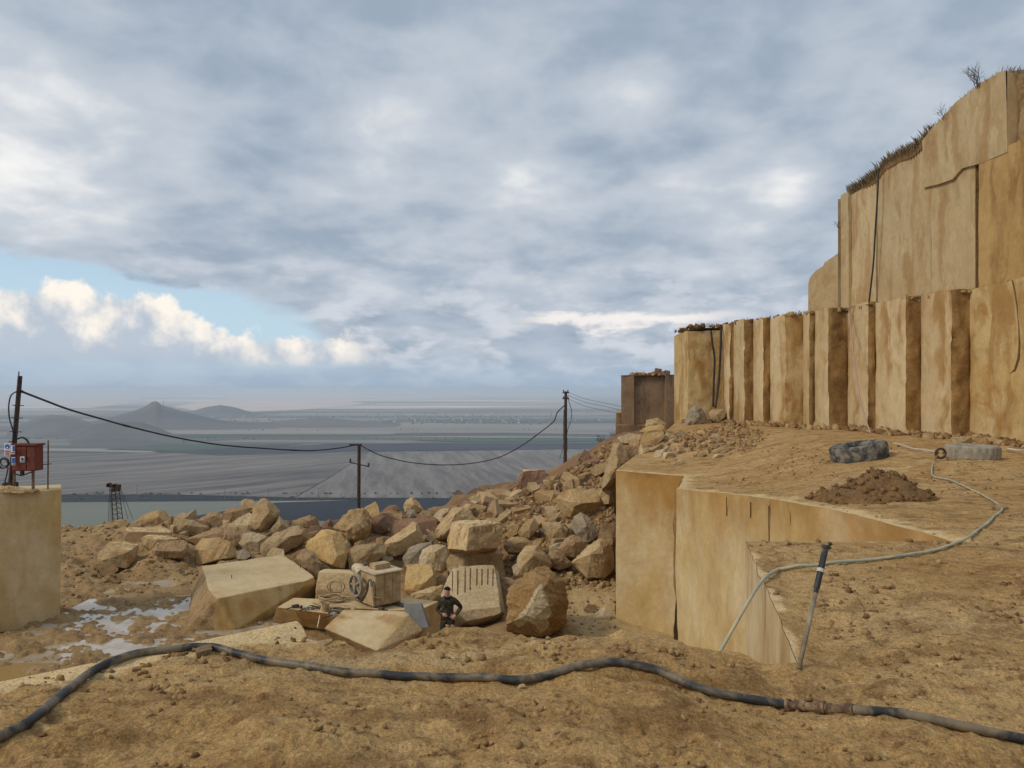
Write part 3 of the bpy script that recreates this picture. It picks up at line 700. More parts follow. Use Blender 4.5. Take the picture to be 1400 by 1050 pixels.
rk('long saddle shaped tan boulder above the great sawn block', 'tan', 32, [(354, 744), (365, 736), (385, 731), (395, 721), (408, 719), (419, 724), (421, 738), (410, 746), (392, 754), (372, 755), (360, 761), (356, 757)], [(398, 733, .6), (416, 730, .5)])
rk('small pale stone on the rear edge of the great sawn block', 'pale', 30, [(363, 760), (372, 748), (388, 751), (389, 760)])
rk('small grey wedge behind the great sawn block', 'grey', 30.6, [(323, 754), (333, 750), (346, 758), (336, 765), (324, 764)])
rk('brown angular stone between the great sawn block and the yellow boulder', 'brown', 28.6, [(403, 764), (415, 749), (430, 756), (440, 771), (433, 790), (418, 786)], [(420, 764, .5)])
# --- middle of the heap
rk('big yellow boulder with rippled flat face', 'yellow', 30, [(415, 745), (440, 724), (450, 723), (466, 727), (473, 740), (475, 760), (471, 777), (455, 779), (443, 770), (424, 758)], [(466, 752, .5), (454, 773, .6), (446, 732, .35)])
rk('dark stone under the yellow boulder', 'brown', 29.2, [(420, 757), (443, 770), (455, 778), (450, 790), (425, 785)])
rk('huge rough brown boulder in front of the middle pole', 'rough', 33, [(456, 721), (470, 704), (482, 695), (497, 694), (506, 705), (508, 725), (500, 742), (490, 747), (475, 740), (465, 728)], [(488, 712, .9), (478, 728, .9), (498, 722, .8)], rough=1.8)
rk('yellow wedge peeking over the huge rough boulder', 'yellow', 35, [(496, 696), (513, 685), (517, 690), (519, 704), (508, 708)])
rk('flat purple slab on the crest right of the middle pole', 'purple', 36.5, [(518, 702), (532, 691), (542, 690), (549, 697), (540, 704), (522, 706)], [(536, 697, .4)])
rk('small tan wedge below the flat purple slab', 'tan', 35.5, [(527, 708), (540, 702), (551, 702), (549, 712), (535, 715)])
rk('purple brown block right of the huge rough boulder', 'purple', 34.4, [(507, 708), (518, 703), (528, 705), (530, 726), (520, 731), (509, 726)], [(518, 712, .5)])
rk('round topped tan boulder on the crest, first left of the reddish stones', 'tan', 36, [(551, 692), (556, 682), (563, 679), (572, 686), (579, 697), (568, 702), (553, 699)], [(563, 688, .5)])
rk('pale grey round stone below the round topped boulder', 'grey', 34.8, [(554, 703), (560, 696), (568, 697), (570, 706), (560, 710)], [(563, 702, .35)])
rk('small tan block next to the pale grey round stone', 'tan', 35, [(570, 704), (578, 697), (590, 699), (593, 710), (573, 712)])
rk('wide purple brown slab at the centre of the heap', 'purple', 33.6, [(533, 737), (536, 717), (552, 709), (580, 707), (598, 710), (597, 728), (582, 744), (540, 742)], [(560, 718, .4)], rough=.5)
rk('tilted wedge with white top face pointing up right', 'tan', 31, [(525, 742), (540, 735), (558, 722), (568, 711), (577, 727), (580, 742), (562, 753), (540, 761), (528, 758)], [(530, 746, .5), (569, 725, .5), (549, 738, .55)])
rk('long tan slab behind the wire saw machine', 'tan', 30, [(474, 757), (485, 746), (510, 743), (525, 743), (528, 757), (515, 765), (497, 780), (478, 778)], [(505, 752, .6)])
rk('tan block with grey right side behind the machine lid', 'grey', 29.6, [(550, 762), (560, 748), (572, 744), (590, 740), (592, 750), (575, 775), (554, 776)], [(572, 753, .45)])
rk('pale rough boulder left of the stacked sawn block', 'pale', 29.3, [(571, 772), (577, 752), (590, 745), (610, 745), (613, 772), (606, 782), (578, 778)], [(592, 756, .6)], rough=1.2)
rk('large tan boulder with sloping left side behind the stacked sawn block', 'tan', 32.5, [(592, 729), (610, 712), (618, 694), (634, 693), (643, 698), (653, 711), (648, 724), (615, 734), (604, 737), (594, 733)], [(622, 704, .6), (612, 722, .6)])
rk('white boulder left behind the large tan boulder', 'pale', 34, [(592, 706), (602, 696), (616, 694), (616, 708), (604, 714)])
rk('small pale shard at the foot of the large tan boulder', 'pale', 31.6, [(580, 737), (592, 724), (597, 733), (592, 742)])
rk('yellow slanting block touching the right side of the machine', 'yellow', 27, [(553, 806), (556, 772), (590, 769), (597, 785), (596, 803), (576, 814), (560, 812)], [(592, 786, .35), (570, 806, .6)])
rk('shadowed block between the yellow slanting block and the drilled block', 'brown', 27.6, [(596, 790), (612, 778), (614, 804), (598, 810)])
rk('low tan slab at the feet of the yellow slanting block', 'tan', 25.5, [(560, 812), (590, 802), (606, 800), (612, 818), (590, 824), (565, 820)], [(590, 810, .4)])
# --- right part, by the person
rk('sawn block with pale left face stacked on top of another block', 'rough', 27.6, [(609, 731), (616, 714), (640, 711), (668, 711), (685, 715), (687, 730), (681, 749), (638, 755), (611, 750)], [(641, 721, .75), (638, 753, .7)], top=1, stack=1, pale_left=1, thick=1.2, chips=2)
rk('wide split block carrying the pale faced sawn block', 'tan', 28, [(611, 754), (640, 751), (684, 749), (687, 760), (690, 790), (640, 800), (612, 810)], [(640, 757, .5), (684, 757, .4)], top=1, thick=1.5, chips=3)
rk('big sloping block with a row of vertical drill marks beside the person', 'pale', 24.6, [(603, 812), (611, 792), (620, 775), (650, 773), (675, 773), (683, 783), (690, 838), (676, 849), (650, 857), (622, 855), (606, 840)], [(678, 786, .25), (684, 836, .75), (630, 846, .7), (622, 778, .15)], lean=.75, rough=.8, thick=1.1)
rk('dark wedge leaning between the drilled block and the great boulder', 'brown', 25, [(678, 786), (700, 787), (707, 793), (697, 835), (691, 842), (684, 818)])
rk('great brown boulder with a pale triangular patch, right of the person', 'patch', 22, [(692, 862), (693, 830), (695, 806), (706, 794), (720, 786), (735, 775), (746, 771), (762, 784), (772, 793), (777, 825), (774, 850), (752, 867), (735, 870), (710, 866)], [(738, 800, .9), (722, 846, .9), (752, 836, .9), (742, 786, .5)], rough=1.2, tri=1)
rk('rounded tan boulder behind the great patched boulder', 'tan', 26.6, [(705, 784), (707, 760), (718, 747), (735, 745), (748, 760), (756, 772), (748, 782), (730, 790), (716, 792)], [(728, 760, .7)])
rk('small white stone caught between two large boulders', 'pale', 25.4, [(700, 775), (706, 769), (711, 775), (709, 788), (703, 787)])
rk('angular red brown slab standing in the scree', 'orange', 30, [(708, 727), (721, 710), (730, 707), (738, 720), (724, 736), (712, 733)], [(726, 722, .35)])
rk('narrow red brown slab left of the angular one', 'orange', 30.4, [(690, 730), (705, 716), (711, 715), (708, 730), (695, 735)])
rk('barrel shaped tan block lying mid scree', 'tan', 29.5, [(743, 718), (747, 714), (767, 714), (779, 726), (774, 738), (751, 740)], [(766, 721, .4)], top=1)
rk('large pale smooth boulder in the scree', 'grey', 29, [(779, 719), (785, 705), (795, 700), (808, 709), (820, 728), (814, 738), (803, 742), (788, 731)], [(800, 718, .5)])
rk('dark edged stone below the pale smooth boulder', 'brown', 28, [(760, 750), (772, 735), (785, 731), (805, 740), (797, 756), (785, 763), (768, 758)], [(784, 742, .5)])
rk('tall faceted tan block leaning on the bench wall', 'tan', 26.5, [(781, 768), (798, 751), (812, 740), (822, 736), (838, 747), (843, 760), (843, 776), (826, 790), (803, 790), (793, 776)], [(820, 751, .6), (808, 757, .6)])
rk('brown upright stone against the bench wall', 'brown', 28.5, [(817, 737), (822, 714), (836, 719), (838, 745), (826, 750)])
rk('dark stone in the corner under the bench edge', 'purple', 29.5, [(836, 722), (846, 700), (862, 704), (864, 740), (840, 745)])
rk('flat tan stone left of the rounded tan boulder', 'tan', 28.8, [(687, 747), (698, 733), (718, 735), (727, 740), (714, 755), (695, 755)], [(710, 742, .4)])
rk('orange flat stone behind the rounded tan boulder', 'orange', 28.4, [(716, 748), (735, 736), (742, 742), (732, 755)])
rk('ridge shaped brown stone at the foot of the scree', 'brown', 27, [(743, 770), (752, 750), (765, 752), (785, 772), (765, 780)], [(757, 762, .5)])
rk('small white pyramid stone on the pit floor by the bench wall', 'pale', 23.6, [(811, 845), (813, 838), (826, 829), (836, 841), (833, 848), (818, 849)], [(824, 845, .3)], rough=.5)
rk('small flat brown stone near the white pyramid stone', 'brown', 24.6, [(797, 833), (805, 826), (815, 827), (818, 835), (805, 840)])
# --- scree slope towards the bench and the cliff foot
rk('largest tan block in the scree with stained overhanging underside', 'orange', 31, [(759, 682), (768, 673), (780, 668), (800, 672), (819, 674), (827, 688), (825, 697), (800, 701), (785, 709), (772, 705), (764, 693)], [(785, 689, .7), (820, 686, .5)])
rk('upright ridged block squeezed against the bench corner', 'tan', 31, [(816, 682), (825, 662), (841, 659), (846, 684), (832, 690), (820, 687)], [(826, 666, .4)])
rk('large reddish sawn block half buried on the far crest', 'purple', 40, [(703, 664), (714, 642), (745, 642), (750, 656), (738, 672), (710, 674)], [(715, 644, .4)], top=1)
rk('purple block with flat top left of the buried block', 'purple', 38, [(688, 676), (695, 661), (713, 661), (718, 676), (705, 685), (691, 684)], [(694, 671, .5)])
rk('sloping purple slab in front of the buried block', 'purple', 37, [(717, 676), (730, 660), (745, 652), (755, 660), (744, 672), (728, 680)])
rk('red brown stone leftmost of the three on the far crest', 'purple', 40, [(619, 682), (623, 671), (627, 669), (634, 676), (634, 686), (622, 688)])
rk('wide red brown stone in the middle of the three on the far crest', 'purple', 40, [(633, 678), (648, 668), (655, 666), (663, 672), (664, 682), (650, 686), (635, 684)])
rk('red brown stone rightmost of the three on the far crest', 'purple', 40, [(663, 676), (668, 667), (676, 668), (685, 674), (684, 682), (672, 684)])
rk('yellow hump right below the red brown crest stones', 'tan', 37, [(638, 690), (646, 680), (654, 677), (664, 687), (664, 698), (645, 700)])
rk('dark red stone on the skyline right of the far pole', 'purple', 38, [(790, 628), (799, 614), (806, 619), (807, 628), (797, 634)])
rk('pale flat slab low on the upper scree', 'tan', 34, [(806, 646), (815, 635), (831, 632), (828, 645), (814, 651)])
rk('tan slab sliding down beside the tall slab', 'tan', 32.4, [(818, 662), (830, 642), (838, 634), (838, 655), (828, 668)])
rk('tall pointed slab at the bench corner', 'tan', 30.6, [(822, 668), (828, 640), (838, 606), (845, 601), (850, 606), (867, 634), (857, 645), (838, 660)], [(846, 618, .4), (842, 646, .6)])
rk('dark faced block behind the tall pointed slab', 'brown', 31.4, [(849, 610), (876, 609), (878, 630), (868, 640), (858, 630)], [(852, 612, .1)])
rk('leaning tan stone right of the dark faced block', 'tan', 30, [(866, 637), (876, 607), (889, 616), (888, 627), (876, 640)], [(880, 618, .5)])
rk('smooth orange plate facing the camera under the rock stub', 'orange', 32, [(874, 607), (880, 593), (907, 589), (909, 597), (896, 612), (886, 618)], [(893, 600, .2)], rough=.4)
rk('flat plate lying on top of the orange plate', 'yellow', 33, [(873, 589), (885, 583), (905, 580), (912, 587), (906, 593), (888, 595)], [(892, 590, .3)], rough=.4, stack=1)
rk('rounded tan stone topmost of the pile by the rock stub', 'tan', 34, [(881, 582), (884, 574), (900, 571), (913, 581), (908, 587), (888, 587)], [(896, 578, .4)])
rk('flat pale stone at the left foot of the rock stub', 'pale', 33, [(843, 598), (860, 592), (877, 594), (874, 605), (850, 606)])
rk('orange brown stone under the flat pale stone', 'orange', 32, [(856, 602), (872, 600), (877, 609), (864, 613)])
rk('tan wedge right of the orange plate', 'tan', 32.4, [(901, 603), (912, 590), (925, 597), (931, 605), (915, 611)], [(914, 599, .4)])
rk('dark edged slab lying below the grey boulder', 'grey', 33, [(923, 597), (930, 588), (938, 590), (936, 600), (926, 603)])
rk('pale angular block on the bench lip', 'pale', 28.4, [(890, 633), (897, 616), (908, 613), (917, 632), (906, 638)], [(905, 622, .4)])
rk('grey stone resting against the pale angular block', 'grey', 28.8, [(907, 624), (915, 613), (926, 617), (923, 628), (912, 631)])
rk('low tan wedge on the corner of the bench', 'tan', 28, [(860, 648), (880, 632), (891, 638), (890, 648)], [(880, 640, .3)])
rk('big weathered grey boulder at the foot of the end column', 'grey', 36.3, [(934, 586), (940, 560), (950, 554), (958, 556), (966, 568), (968, 582), (946, 592)], [(952, 566, .7)], rough=1.3)
rk('tan fallen block at the foot of the hanging hoses', 'tan', 37.2, [(968, 564), (974, 560), (991, 559), (993, 569), (982, 578), (971, 574)], [(980, 566, .4)])

# ================================================================== PIT TERRAIN
zcx = [-60, -21, -13.7, -8.6, -3.4, 0, 2.4, 4.8, 6.2, 9, 40]; zcz = [-4.9, -4.78, -4.6, -4.7, -4.2, -3.3, -2.5, -1.3, -.8, -.5, -.5]
PL = np.array([(3.22, 23.8), (4.9, 30), (7.4, 36), (9.2, 42)])
SPL = []
for lab, mt, d, out, inn, op in RK:
    if op.get('stack'): continue
    vb = max(p[1] for p in out); vt = min(p[1] for p in out); uc = sum(p[0] for p in out)/len(out)
    hgt = (vb-vt)/F*d
    p = pix(uc, vb-.12*(vb-vt), d+.25*hgt)
    SPL.append((p.x, p.y, p.z, max(.6, (max(q[0] for q in out)-min(q[0] for q in out))/F*d*.6)))
SPL = np.array(SPL)
def pit_base(x, y):
    x = np.asarray(x, float); y = np.asarray(y, float)
    zc_ = np.interp(x, zcx, zcz); lo = 28.0+0*x
    t = sst(y, lo, 36.0); z = -5.6+(zc_+5.6)*t
    yf = np.interp(x, [-4.5, -1.5], [36.4, 41.5])
    z = z-np.maximum(0, y-yf)*.7-.02*np.maximum(0, y-yf)**1.5
    return z
def pit_h(x, y, fine=True):
    x = np.asarray(x, float); y = np.asarray(y, float)
    b = pit_base(x, y); num = np.zeros_like(b); den = np.zeros_like(b)+.25
    bb = pit_base(SPL[:, 0], SPL[:, 1])
    for (sx, sy, sz, sr), b0 in zip(SPL, bb):
        w = np.exp(-((x-sx)**2+(y-sy)**2)/(sr*sr*1.3)); num += w*(sz-b0); den += w
    z = b+num/den*np.clip(1-(y-39)/4, 0, 1)
    if fine:
        hp = sst(y, 27, 31)
        mud = sst(x, -5.5, -7.5)*sst(y, 32, 29)
        z = z + (.06+.16*hp)*fbm(P3(x*.7, y*.7, 5), 4)+.05*hp*fbm(P3(x*3, y*3, 9), 3)+.03*fbm(P3(x*2.2, y*1.6, 2), 4)
        ruts = fbm(P3(x*.9+y*.25, y*2.0-x*.3, 8), 4)
        z = z + mud*(.07*ruts+.085*fbm(P3(x*3.0+y, y*3.8, 3), 4, .7))
        # bank of dug earth left of the heap
        bank = sst(x, -7, -10)*sst(y, 28.5, 31)*sst(y, 41, 37)
        z = z + bank*(.18*fbm(P3(x*.9, y*1.4, 6), 4)+.05*np.abs(fbm(P3(x*3, y*4, 1), 3)))
    xb = np.interp(y, PL[:, 1], PL[:, 0])
    z = np.where(x > xb+.2, np.minimum(z, -1.6), z)
    return z
ys = np.concatenate([np.arange(4.5, 18, .5), np.arange(18, 44, .13), np.arange(44, 56, 1.0), [60, 70, 90, 130, 200]])
us = np.arange(-260, 1100, 4.0)
Yg, Ug = np.meshgrid(ys, us, indexing='ij'); Xg = (Ug-700)/F*Yg
Zg = pit_h(Xg.ravel(), Yg.ravel()).reshape(Xg.shape)
nr_, nc_ = Xg.shape
idx = np.arange(nr_*nc_).reshape(nr_, nc_)
fq = np.stack([idx[:-1, :-1], idx[:-1, 1:], idx[1:, 1:], idx[1:, :-1]], -1).reshape(-1, 4)
o = mesh_obj('pit_floor', list(zip(Xg.ravel(), Yg.ravel(), Zg.ravel())), [tuple(q) for q in fq.tolist()], M_PIT, smooth=4)
nbp = fbm(P3(Xg.ravel()*.8, Yg.ravel()*.8, 4), 3)
pb = sst(Xg.ravel(), 1.0, 2.2)*sst(Yg.ravel(), 29, 26)*.75
at = o.data.attributes.new('bare', 'FLOAT', 'POINT'); at.data.foreach_set('value', np.clip(pb+.2*nbp, 0, 1).astype(np.float32))
er = sst(Yg.ravel()+.8*nbp, 28.2, 30.2)*sst(Xg.ravel()+nbp, -11, -8.5)
at = o.data.attributes.new('earth', 'FLOAT', 'POINT'); at.data.foreach_set('value', np.clip(er*(.75+.4*nbp), 0, 1).astype(np.float32))
tag(o, kind='structure')
def ph(x, y): return float(pit_h(np.array([x]), np.array([y]))[0])
# milky stone slurry standing in the wheel ruts
m_, t, b = principled('milky_slurry'); b.inputs['Base Color'].default_value = (.62, .57, .50, 1); b.inputs['Roughness'].default_value = .07; b.inputs['Specular IOR Level'].default_value = .5
tc = t.n('ShaderNodeTexCoord').outputs['Object']
t.put(b.inputs['Base Color'], t.mix(t.ss(t.noise(tc, 1.2, 4, .6), .4, .65), (.44, .375, .29), (.30, .21, .12)))
t.put(b.inputs['Normal'], t.bump(t.noise(tc, 7, 3, .6), .15, .02))
M_SLURRY = m_
pud = mesh_obj('puddle', [(-14.5, 18, -5.607), (-6.4, 18, -5.607), (-6.4, 30.5, -5.607), (-14.5, 30.5, -5.607)], [(0, 1, 2, 3)], M_SLURRY)
tag(pud, kind='structure')
m_, t, b = principled('ochre_water'); b.inputs['Base Color'].default_value = (.34, .21, .075, 1); b.inputs['Roughness'].default_value = .12; b.inputs['Specular IOR Level'].default_value = .5
pud2 = mesh_obj('puddle', [(-14.5, 14, -5.60), (-10.6, 14, -5.60), (-10.6, 20.2, -5.60), (-14.5, 20.2, -5.60)], [(0, 1, 2, 3)], m_)
tag(pud2, kind='structure')

# ================================================================== ROCKS: shapes
def refine(bm, L, it=5):
    for _ in range(it):
        es = [e for e in bm.edges if e.calc_length() > L]
        if not es: break
        bmesh.ops.subdivide_edges(bm, edges=es, cuts=1)
        bmesh.ops.triangulate(bm, faces=[f_ for f_ in bm.faces if len(f_.verts) > 3])
def displace(bm, amp, freq, seed):
    bm.normal_update(); co = np.array([v_.co[:] for v_ in bm.verts]); nn = np.array([v_.normal[:] for v_ in bm.verts])
    ax = np.array([math.sin(seed*2.1), math.cos(seed*3.7), .6*math.sin(seed*1.3)]); ax /= np.linalg.norm(ax)
    st_ = co+ax*(co@ax)[:, None]*1.6                                  # bedding: finer steps across one axis
    s = .8*fbm(st_*freq+seed*3.1, 4, .58, 3)+.7*(np.abs(fbm(st_*freq*1.7+seed, 4, .55, 11))-.4)
    co = co+nn*(amp*s)[:, None]
    for v_, c_ in zip(bm.verts, co): v_.co = c_
def hull_rock(points, size, rough=1.0, seed=0, bev=.008, L=None, chips=7):
    bm = bmesh.new()
    for p in points: bm.verts.new(p)
    r = bmesh.ops.convex_hull(bm, input=bm.verts)
    junk = [g for g in r['geom_interior'] if isinstance(g, bmesh.types.BMVert)]+[g for g in r['geom_unused'] if isinstance(g, bmesh.types.BMVert)]
    bmesh.ops.delete(bm, geom=list(set(junk)), context='VERTS')
    bmesh.ops.dissolve_limit(bm, angle_limit=R(4), verts=bm.verts, edges=bm.edges)
    rr_ = random.Random(int(seed*977)+5)
    for _ in range(chips):            # knocked-off corners and flaked edges
        co_ = [v_.co.copy() for v_ in bm.verts]; cen = sum(co_, Vector())/len(co_)
        nn_ = (rr_.choice(co_)-cen).normalized()+Vector((rr_.uniform(-.35, .35), rr_.uniform(-.35, .35), rr_.uniform(-.35, .35))); nn_.normalize()
        sup = max((c_-cen).dot(nn_) for c_ in co_)
        r_ = bmesh.ops.bisect_plane(bm, geom=bm.verts[:]+bm.edges[:]+bm.faces[:], plane_co=cen+nn_*sup*rr_.uniform(.86, .97), plane_no=nn_, clear_outer=True)
        ed_ = [g for g in r_['geom_cut'] if isinstance(g, bmesh.types.BMEdge)]
        if ed_: bmesh.ops.holes_fill(bm, edges=ed_)
    bmesh.ops.bevel(bm, geom=list(bm.edges), offset=bev*size, segments=1, affect='EDGES', clamp_overlap=True)
    bmesh.ops.triangulate(bm, faces=bm.faces)
    refine(bm, L or max(.05, size*.06))
    displace(bm, .022*size*rough, 3.0/size, seed)
    bm.normal_update()
    return bm
def build_rock(i, label, mat, d, out, inner, op):
    us_ = [p[0] for p in out]; vs_ = [p[1] for p in out]; uc, vc = sum(us_)/len(us_), sum(vs_)/len(vs_)
    w, h = (max(us_)-min(us_))/F*d, (max(vs_)-min(vs_))/F*d; size = (w*h)**.5
    lean = op.get('lean', .35); thick = op.get('thick', .85*size)
    pts = [pix(u, v, d+lean*(vc-v)/F*d) for u, v in out]
    for q in inner: pts.append(pix(q[0], q[1], d+lean*(vc-q[1])/F*d-q[2]*size*.55))
    for u, v in out: pts.append(pix(uc+(u-uc)*.72, vc+(v-vc)*.72+.1*(max(vs_)-min(vs_)), d+thick+lean*.5*(vc-v)/F*d))
    for u, v in out:
        if v > vc: 
            p = pix(uc+(u-uc)*.85, v, d+thick*.6); p.z -= .12*size; pts.append(p)
    org = pix(uc, max(vs_), d+thick*.4)
    bm = hull_rock([p-org for p in pts], size, op.get('rough', 1.0), i*1.37, chips=op.get('chips', 4 if op.get('top') else 7), L=.045 if op.get('tri') else None)
    mats = [MR[mat]]
    if op.get('top'): mats.append(M_TOP)
    if op.get('pale_left'): mats.append(M_SAWN)
    for f_ in bm.faces:
        if op.get('top') and f_.normal.z > .86: f_.material_index = 1
        if op.get('pale_left') and f_.normal.x < -.45 and f_.normal.z < .6: f_.material_index = len(mats)-1
    o_ = bm_obj('boulder', bm, mats, smooth=R(28), loc=org)
    if op.get('tri'):      # freshly broken pale patch on the front
        co = np.empty(len(o_.data.vertices)*3); o_.data.vertices.foreach_get('co', co); co = co.reshape(-1, 3)+np.array(org)
        uu_, vv_ = 700+F*co[:, 0]/co[:, 1], HZ-(co[:, 2]-CZ)*F/co[:, 1]
        tri_ = np.array([(741, 798), (733, 806), (722, 826), (703, 850), (708, 858), (722, 850), (732, 856), (738, 867), (750, 858), (748, 846), (754, 838), (748, 816)], float)
        dd_ = edge_dist(uu_, vv_, np.vstack([tri_, tri_[:1]])); sgn = np.where(inside(uu_, vv_, tri_), 1, -1)
        fr_ = np.clip(.5+sgn*dd_/9, 0, 1)*(co[:, 1] < d+.3)
        at_ = o_.data.attributes.new('fresh', 'FLOAT', 'POINT'); at_.data.foreach_set('value', fr_.astype(np.float32))
    return tag(o_, label, 'boulder')
ROCKS = {}
for i, r_ in enumerate(RK): ROCKS[r_[0]] = build_rock(i, *r_)

# ================================================================== PLAIN, HILLS
PZ = -160.0
def far(u, v, z=PZ): d = (CZ-z)*F/(v-HZ); return ((u-700)/F*d, d, z)
def field_mat(name, c1, c2, ang=None, width=20.0, contrast=.5, sx=1.0):
    m_, t, b = principled(name); b.inputs['Specular IOR Level'].default_value = 0
    pos = t.n('ShaderNodeNewGeometry').outputs['Position']
    n1 = t.noise(t.v('MULTIPLY', pos, (.0016*sx, .004, 0)), 1.0, 7, .62, .6)
    f_ = t.ss(n1, .35, .65)
    if ang is not None:
        a = R(ang); x_, y_, _z = t.sep(pos)
        q = t.m('SUBTRACT', t.m('MULTIPLY', x_, math.cos(a)), t.m('MULTIPLY', y_, math.sin(a)))
        l_ = t.m('ADD', t.m('MULTIPLY', x_, math.sin(a)), t.m('MULTIPLY', y_, math.cos(a)))
        q = t.m('ADD', q, t.m('MULTIPLY', t.m('SUBTRACT', t.noise(pos, .004, 3, .6), .5), width*2.5))
        n2 = t.noise(t.comb(t.m('DIVIDE', q, width), t.m('DIVIDE', l_, width*16), 0), 1.0, 5, .7)
        f_ = t.m('ADD', t.m('MULTIPLY', f_, 1-contrast), t.m('MULTIPLY', t.ss(n2, .36, .64), contrast))
    t.put(b.inputs['Base Color'], t.mix(f_, c1, c2)); b.inputs['Roughness'].default_value = 1
    return m_
# the sheet: strip fields seen edge-on
m_, t, b = principled('plain_strip_fields'); b.inputs['Specular IOR Level'].default_value = 0; b.inputs['Roughness'].default_value = 1
pos = t.n('ShaderNodeNewGeometry').outputs['Position']; x_, y_, _z = t.sep(pos)
ly = t.m('LOGARITHM', t.m('MAXIMUM', y_, 100.0), 2.718)
q = t.comb(t.m('DIVIDE', x_, t.m('MULTIPLY', y_, .35)), t.m('MULTIPLY', ly, 14.0), 0)
vc_ = t.voro(t.v('ADD', q, t.v('SCALE', t.noise(q, .7, 3, .5, 0, True), .6)), 1.0, 'F1', 'Color')
r0, g0, b0_ = t.sep(vc_)
c = t.mix(t.ss(r0, .1, .9), (.085, .082, .085), (.27, .245, .22))
c = t.mix(t.m('MULTIPLY', t.ss(g0, .70, .80), .8), c, (.055, .085, .055))
c = t.mix(t.ss(g0, .22, .16), c, (.30, .27, .23))
n_ = t.noise(t.comb(t.m('MULTIPLY', x_, .0005), t.m('MULTIPLY', y_, .004), 0), 1.0, 6, .65)
c = t.mix(t.m('MULTIPLY', t.ss(n_, .4, .7), .4), c, (.14, .138, .135))
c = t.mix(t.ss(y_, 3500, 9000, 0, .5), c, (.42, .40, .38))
c = t.mix(t.ss(y_, 9000, 20000, 0, .85), c, (.55, .55, .56))  # both blends pale the distant ground: haze painted into its colour
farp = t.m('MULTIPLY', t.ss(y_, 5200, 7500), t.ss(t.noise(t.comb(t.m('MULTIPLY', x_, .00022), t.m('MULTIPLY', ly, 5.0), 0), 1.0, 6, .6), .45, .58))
c = t.mix(t.m('MULTIPLY', farp, t.ss(t.m('DIVIDE', x_, y_), .15, -.05)), c, (.85, .70, .58))  # warm sunlit strip near the horizon, painted as peach ground
t.put(b.inputs['Base Color'], c)
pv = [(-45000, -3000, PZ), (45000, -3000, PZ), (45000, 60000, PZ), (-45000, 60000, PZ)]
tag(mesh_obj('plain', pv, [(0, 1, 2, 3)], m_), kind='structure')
FD = [
 (field_mat('field_grey_green', (.15, .16, .125), (.20, .205, .165), 70, 60, .4), [(-400, 690), (330, 685), (380, 687), (200, 716), (-400, 760)]),
 (field_mat('field_near_grey', (.15, .16, .125), (.20, .205, .165), 70, 60, .4), [(200, 716), (-400, 760), (-400, 900), (900, 900), (900, 760), (440, 712)]),
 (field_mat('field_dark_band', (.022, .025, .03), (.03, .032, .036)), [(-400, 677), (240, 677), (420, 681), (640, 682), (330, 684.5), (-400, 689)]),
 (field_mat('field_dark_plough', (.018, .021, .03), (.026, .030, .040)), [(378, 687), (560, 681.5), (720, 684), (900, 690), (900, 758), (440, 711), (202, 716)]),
 (field_mat('field_ploughed_light', (.12, .105, .097), (.265, .235, .205), -9, 20, .75), [(405, 680), (448, 655), (505, 618), (860, 613), (1100, 612), (1100, 682), (720, 683), (640, 681)]),
 (field_mat('field_ploughed_left', (.085, .076, .074), (.25, .218, .19), 40, 34, .8, .6), [(-400, 622), (505, 617.5), (446, 655), (402, 680), (240, 676), (-400, 676)]),
 (field_mat('field_dark_wedge', (.05, .053, .065), (.07, .073, .085)), [(205, 617), (330, 613), (460, 606), (900, 605), (900, 612), (505, 617), (300, 623)]),
 (field_mat('field_green_strip', (.06, .095, .06), (.08, .115, .075)), [(140, 614), (220, 608), (330, 607), (420, 606.5), (325, 612), (240, 616)]),
 (field_mat('field_green_far', (.055, .10, .07), (.075, .115, .08)), [(560, 602), (700, 598), (800, 598.5), (860, 600), (860, 603), (640, 604)]),
 (field_mat('field_painted_sun_far', (.85, .68, .55), (.50, .44, .40), 80, 300, .6), [(235, 556), (300, 546), (380, 540), (440, 538.5), (560, 538.5), (520, 542), (470, 547), (500, 552), (440, 558), (400, 561), (340, 563), (270, 562)]),  # sun patch through the clouds, painted as pale peach ground
 (field_mat('field_painted_sun_left', (.80, .66, .56), (.45, .41, .39), 80, 300, .6), [(-200, 545), (60, 540), (190, 542), (200, 549), (120, 558), (-200, 560)]),  # second sunlit patch at left, also put into the ground colour
]
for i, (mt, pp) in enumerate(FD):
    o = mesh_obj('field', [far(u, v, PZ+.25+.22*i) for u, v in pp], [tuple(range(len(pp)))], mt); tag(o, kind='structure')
M_HILL = field_mat('hill_scrub', (.10, .098, .095), (.155, .15, .14))
def hill(pts, d, depth, seed, jag=0.0):
    us_ = [p[0] for p in pts]; n = 220; ug = np.linspace(us_[0], us_[-1], n)
    top_ = np.interp(ug, us_, [CZ-(p[1]-HZ)/F*d for p in pts])-PZ
    m = 18; v = []; f = []
    sv = np.linspace(-1, 1, m+1)[:, None]; hh = np.maximum(0, top_)[None, :]*(1-np.abs(sv)**1.5)
    yy = d+sv*depth+0*hh; xx = (ug-700)[None, :]/F*yy
    hh = hh*(1+jag*.035*fbm(np.stack([xx*.012, yy*.012, hh*0+seed], -1), 4))
    v = list(zip(xx.ravel(), yy.ravel(), (PZ-2+hh).ravel()))
    for j in range(m):
        for i_ in range(n-1):
            a_ = j*n+i_; f.append((a_, a_+1, a_+n+1, a_+n))
    o_ = mesh_obj('hill', v, f, M_HILL, smooth=4); return tag(o_, kind='structure')
